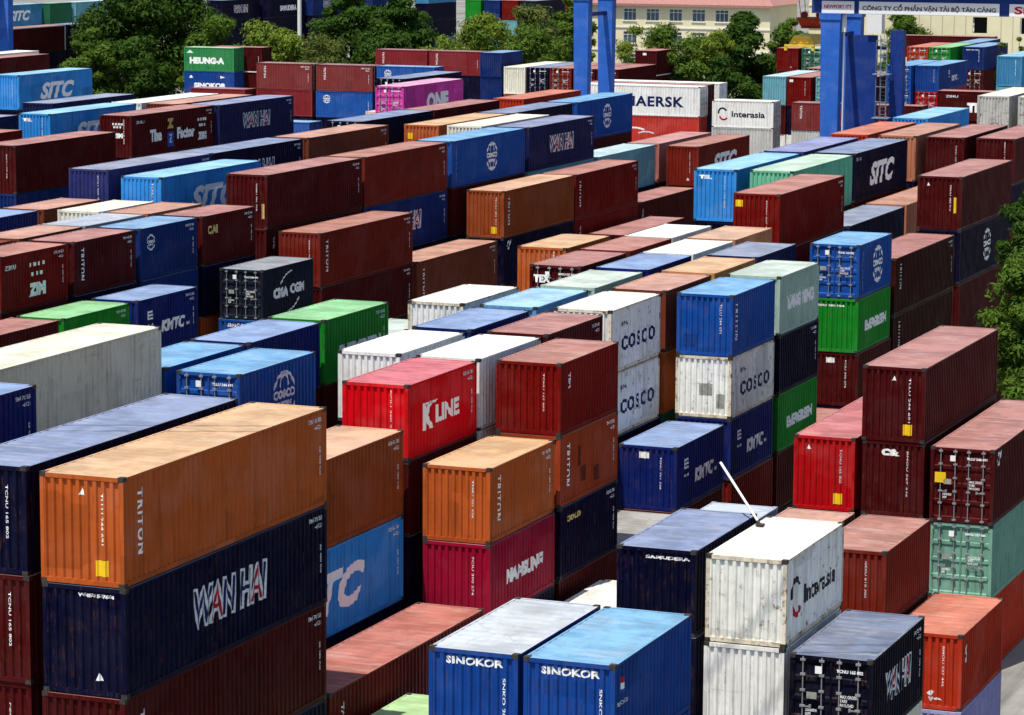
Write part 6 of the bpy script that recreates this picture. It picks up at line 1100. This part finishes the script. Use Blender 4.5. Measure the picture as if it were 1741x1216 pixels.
# hanging gear under the middle crane
M_ORG = plain('headblock_red', (.45, .05, .02), .5, var=.2); M_YP = plain('spreader_yellow', (.75, .50, .05), .45, var=.12)
def hanging():
    r = empty('crane_headblock', (-77.3, 267.4, 18.1)); tag(r, 'red headblock hanging above the yellow spreader beside the big blue leg', 'lifting gear')
    m = MB(); m.add([(-.75,-1,0), (.75,-1,0), (.75,1,0), (-.75,1,0), (-1.1,-1.3,.75), (1.1,-1.3,.75), (1.1,1.3,.75), (-1.1,1.3,.75)], [(0,3,2,1), (4,5,6,7), (0,1,5,4), (1,2,6,5), (2,3,7,6), (3,0,4,7)])
    m.box(-.95, .95, -.2, .2, -.22, -.003); m.build('body', M_ORG, r)
    for sx in (-.7, .7): m = MB(); m.tube((sx, -.25, .98), (sx, .25, .98), .28, n=14); m.build('sheave', M_ORG, r)
    for sx in (-1, 1):
        for sy in (-1, 1): m = MB(); m.tube((sx*.8, sy*.7, .76), (sx*1.1, sy*1.1, 3.7), .03, n=5); m.build('hoist_rope', M_DARK, r)
    y = empty('container_spreader', (-77.6, 267.4, 16.35)); tag(y, 'yellow container spreader hanging over the green doors near the blue crane leg', 'lifting gear')
    m = MB(); m.add([(-1.15,-2.2,.18), (1.15,-2.2,.18), (1.15,2.2,.18), (-1.15,2.2,.18), (-.75,-2.0,.95), (.75,-2.0,.95), (.75,2.0,.95), (-.75,2.0,.95)], [(0,3,2,1), (4,5,6,7), (0,1,5,4), (1,2,6,5), (2,3,7,6), (3,0,4,7)])
    for q in (-.6, 0, .6): m.box(q-.12, q+.12, -2.26, -2.19, .3, .5)
    m.build('body', M_YP, y); m = MB(); m.box(-1.35, 1.35, -2.9, -2.6, 0, .17); m.box(-1.35, 1.35, 2.6, 2.9, 0, .17); m.box(-.25, .25, -2.6, 2.6, 0, .17); m.build('beam', M_YP, y)
    for sx in (-1, 1):
        for sy in (-1, 1): m = MB(); m.box(sx*1.25-.12, sx*1.25+.12, sy*2.75-.12, sy*2.75+.12, -.35, -.003); m.build('flipper', M_YP, y)
hanging()

# ------------------------------------------------------------------ trucks and trailers in the lane
def trailer(x, y, L, label):
    r = empty('semi_trailer', (x, y, 0)); tag(r, label, 'trailer', 'trailers in the truck lane')
    m = MB(); m.box(-.5, -.32, 0, L, 1.25, 1.64); m.box(.32, .5, 0, L, 1.25, 1.64)
    for k in range(6): yy = .3 + k*(L-.8)/5; m.box(-1.18, 1.18, yy, yy+.2, 1.48, 1.73) if k in (0, 5) else m.box(-1.1, 1.1, yy, yy+.12, 1.4, 1.6)
    m.build('chassis', M_DARK, r)
    for yy in (1.2, 2.5):
        for sx in (-1, 1): m = MB(); m.tube((sx*.65, yy, .5), (sx*1.2, yy, .5), .5, n=18); w = m.build('wheel', M_DARK, r); m = MB(); m.tube((sx*.66, yy, .5), (sx*1.215, yy, .5), .26, n=12); m.build('rim', M_STEEL, w)
    m = MB(); m.box(-.95, -.8, L-4, L-3.85, .1, 1.19); m.box(.8, .95, L-4, L-3.85, .1, 1.19); m.build('landing_gear', M_STEEL, r); return r
M_CAB = paint('cab_blue', (.03, .16, .38), rust=.05); M_CABW = paint('cab_white', (.74, .76, .78), rust=.05)
def tractor(x, y, label):
    r = empty('truck_tractor', (x, y, 0)); tag(r, label, 'truck', 'trucks in the truck lane')
    m = MB(); m.box(-.45, -.3, 0, 5.6, .75, 1.0); m.box(.3, .45, 0, 5.6, .75, 1.0); m.box(-.7, .7, .3, 1.8, 1.01, 1.15); m.build('chassis', M_DARK, r)
    m = MB(); m.add([(-1.2,3.6,.6), (1.2,3.6,.6), (1.2,5.9,.6), (-1.2,5.9,.6), (-1.2,3.6,2.6), (1.2,3.6,2.6), (1.2,5.75,2.6), (-1.2,5.75,2.6)], [(0,3,2,1), (4,5,6,7), (0,1,5,4), (1,2,6,5), (2,3,7,6), (3,0,4,7)]); c = m.build('cab', M_CAB, r)
    m = MB(); m.add([(-1.16,3.62,2.605), (1.16,3.62,2.605), (1.16,5.6,2.605), (-1.16,5.6,2.605), (-1.0,3.75,3.2), (1.0,3.75,3.2), (1.0,4.6,3.2), (-1.0,4.6,3.2)], [(0,3,2,1), (4,5,6,7), (0,1,5,4), (1,2,6,5), (2,3,7,6), (3,0,4,7)]); m.build('roof_fairing', M_CABW, r)
    m = MB(); m.box(-1.05, 1.05, 5.84, 5.93, 1.55, 2.35); m.build('windscreen', M_GLASS, c); m = MB(); m.box(-.8, .8, 3.57, 3.597, 1.7, 2.3); m.build('rear_window', M_GLASS, c)
    for sx in (-1, 1):
        m = MB(); m.box(sx*1.21-.02, sx*1.21+.02, 4.3, 5.3, 1.6, 2.3); m.build('door_window', M_GLASS, c)
        m = MB(); m.box(sx*1.42-.1, sx*1.42+.1, 5.7, 5.78, 1.7, 2.3); m.build('mirror', M_DARK, c)
        for yy in (.6, 1.9, 4.9): m = MB(); m.tube((sx*.7, yy, .5), (sx*1.2, yy, .5), .5, n=18); w = m.build('wheel', M_DARK, r); m = MB(); m.tube((sx*.71, yy, .5), (sx*1.215, yy, .5), .25, n=12); m.build('rim', M_STEEL, w)
    m = MB(); m.tube((.75, 2.9, .6), (.75, 2.9, 2.9), .09, n=10); m.build('exhaust', M_STEEL, r); return r
trailer(-36.3, 91.3, 12.6, 'flatbed trailer carrying the white container between the two big blocks')
tractor(-36.2, 102.9, 'blue truck with a white roof waiting beyond the white container in the lane')
trailer(-36.3, 73.6, 12.6, 'flatbed trailer under the light green container beside the salmon roofed stack')
tractor(-36.2, 85.2, 'blue truck hidden ahead of the light green container in the lane')

# ------------------------------------------------------------------ poles and cables
def wires():
    c = Vector((-27.2 + 22.4*SUN.x, 83.8 + 22.4*SUN.y, 6.6 + 22.4*SUN.z)); d = Vector((2.37, .965, 0)).normalized()
    for k, off in enumerate((0.0, -1.0)):
        m = MB(); a = c + d*-58 + Vector((0, off, 0)); b = c + d*48 + Vector((0, off, 0)); n = 14
        pts = [a.lerp(b, i/n) + Vector((0, 0, .55*((2*i/n-1)**2) )) for i in range(n+1)]
        for p, q in zip(pts, pts[1:]): m.tube(p, q, .038, n=6)
        o = m.build('overhead_cable', M_DARK); tag(o, ['overhead cable strung high above the rusty white container', 'nearer overhead cable strung above the rusty white container'][k], 'cable', 'overhead cables')
    for k, s in enumerate((-58, 48)):
        p = c + d*s; r = empty('cable_pole', (p.x, p.y - .5, 0)); tag(r, ['steel cable pole standing out to the left of the yard', 'steel cable pole standing out to the right of the yard'][k], 'pole', 'cable poles')
        m = MB(); m.tube((0, 0, 0), (0, 0, c.z + 1.2), .26, .14, 12); m.build('shaft', M_STEEL, r); m = MB(); m.box(-.08, .08, -1.0, 1.0, c.z + .35, c.z + .5); m.build('crossarm', M_STEEL, r)
wires()
def white_pole():
    a = Vector((-26.85, 88.35, 10.42)); b = Vector((-28.95, 90.9, 11.75)); r = empty('white_pole', a)
    tag(r, 'slanting white pole rising from the rear of the rusty white container', 'pole'); d = b - a
    m = MB(); m.tube(d.normalized()*.15, d, .036, .042, 12); m.build('shaft', M_TRIM, r); m = MB(); m.tube((0, 0, -.02), d.normalized()*.2, .05, n=10); m.box(-.12, .12, -.12, .12, -.02, .03); m.build('joint', M_CAST, r)
white_pole()
def lamp_post(x, y, h, label):
    r = empty('lamp_post', (x, y, 0)); tag(r, label, 'lamp post', 'tall lamp posts'); m = MB(); m.tube((0, 0, 0), (0, 0, h), .28, .2, 12); m.build('shaft', M_TRIM, r)
    m = MB(); m.box(-1.6, 1.6, -.12, .12, h - .2, h); m.build('crossarm', M_STEEL, r)
    for q in (-1.3, -.45, .45, 1.3): m = MB(); m.box(q-.28, q+.28, -.5, -.13, h-.5, h-.1); m.build('floodlight', M_GREYM, r)
lamp_post(-152.2, 318.3, 26.0, 'white lamp post rising above the trees in front of the navy containers')
lamp_post(-137.5, 372.0, 27.0, 'thin white lamp post beside the bright green container far behind')
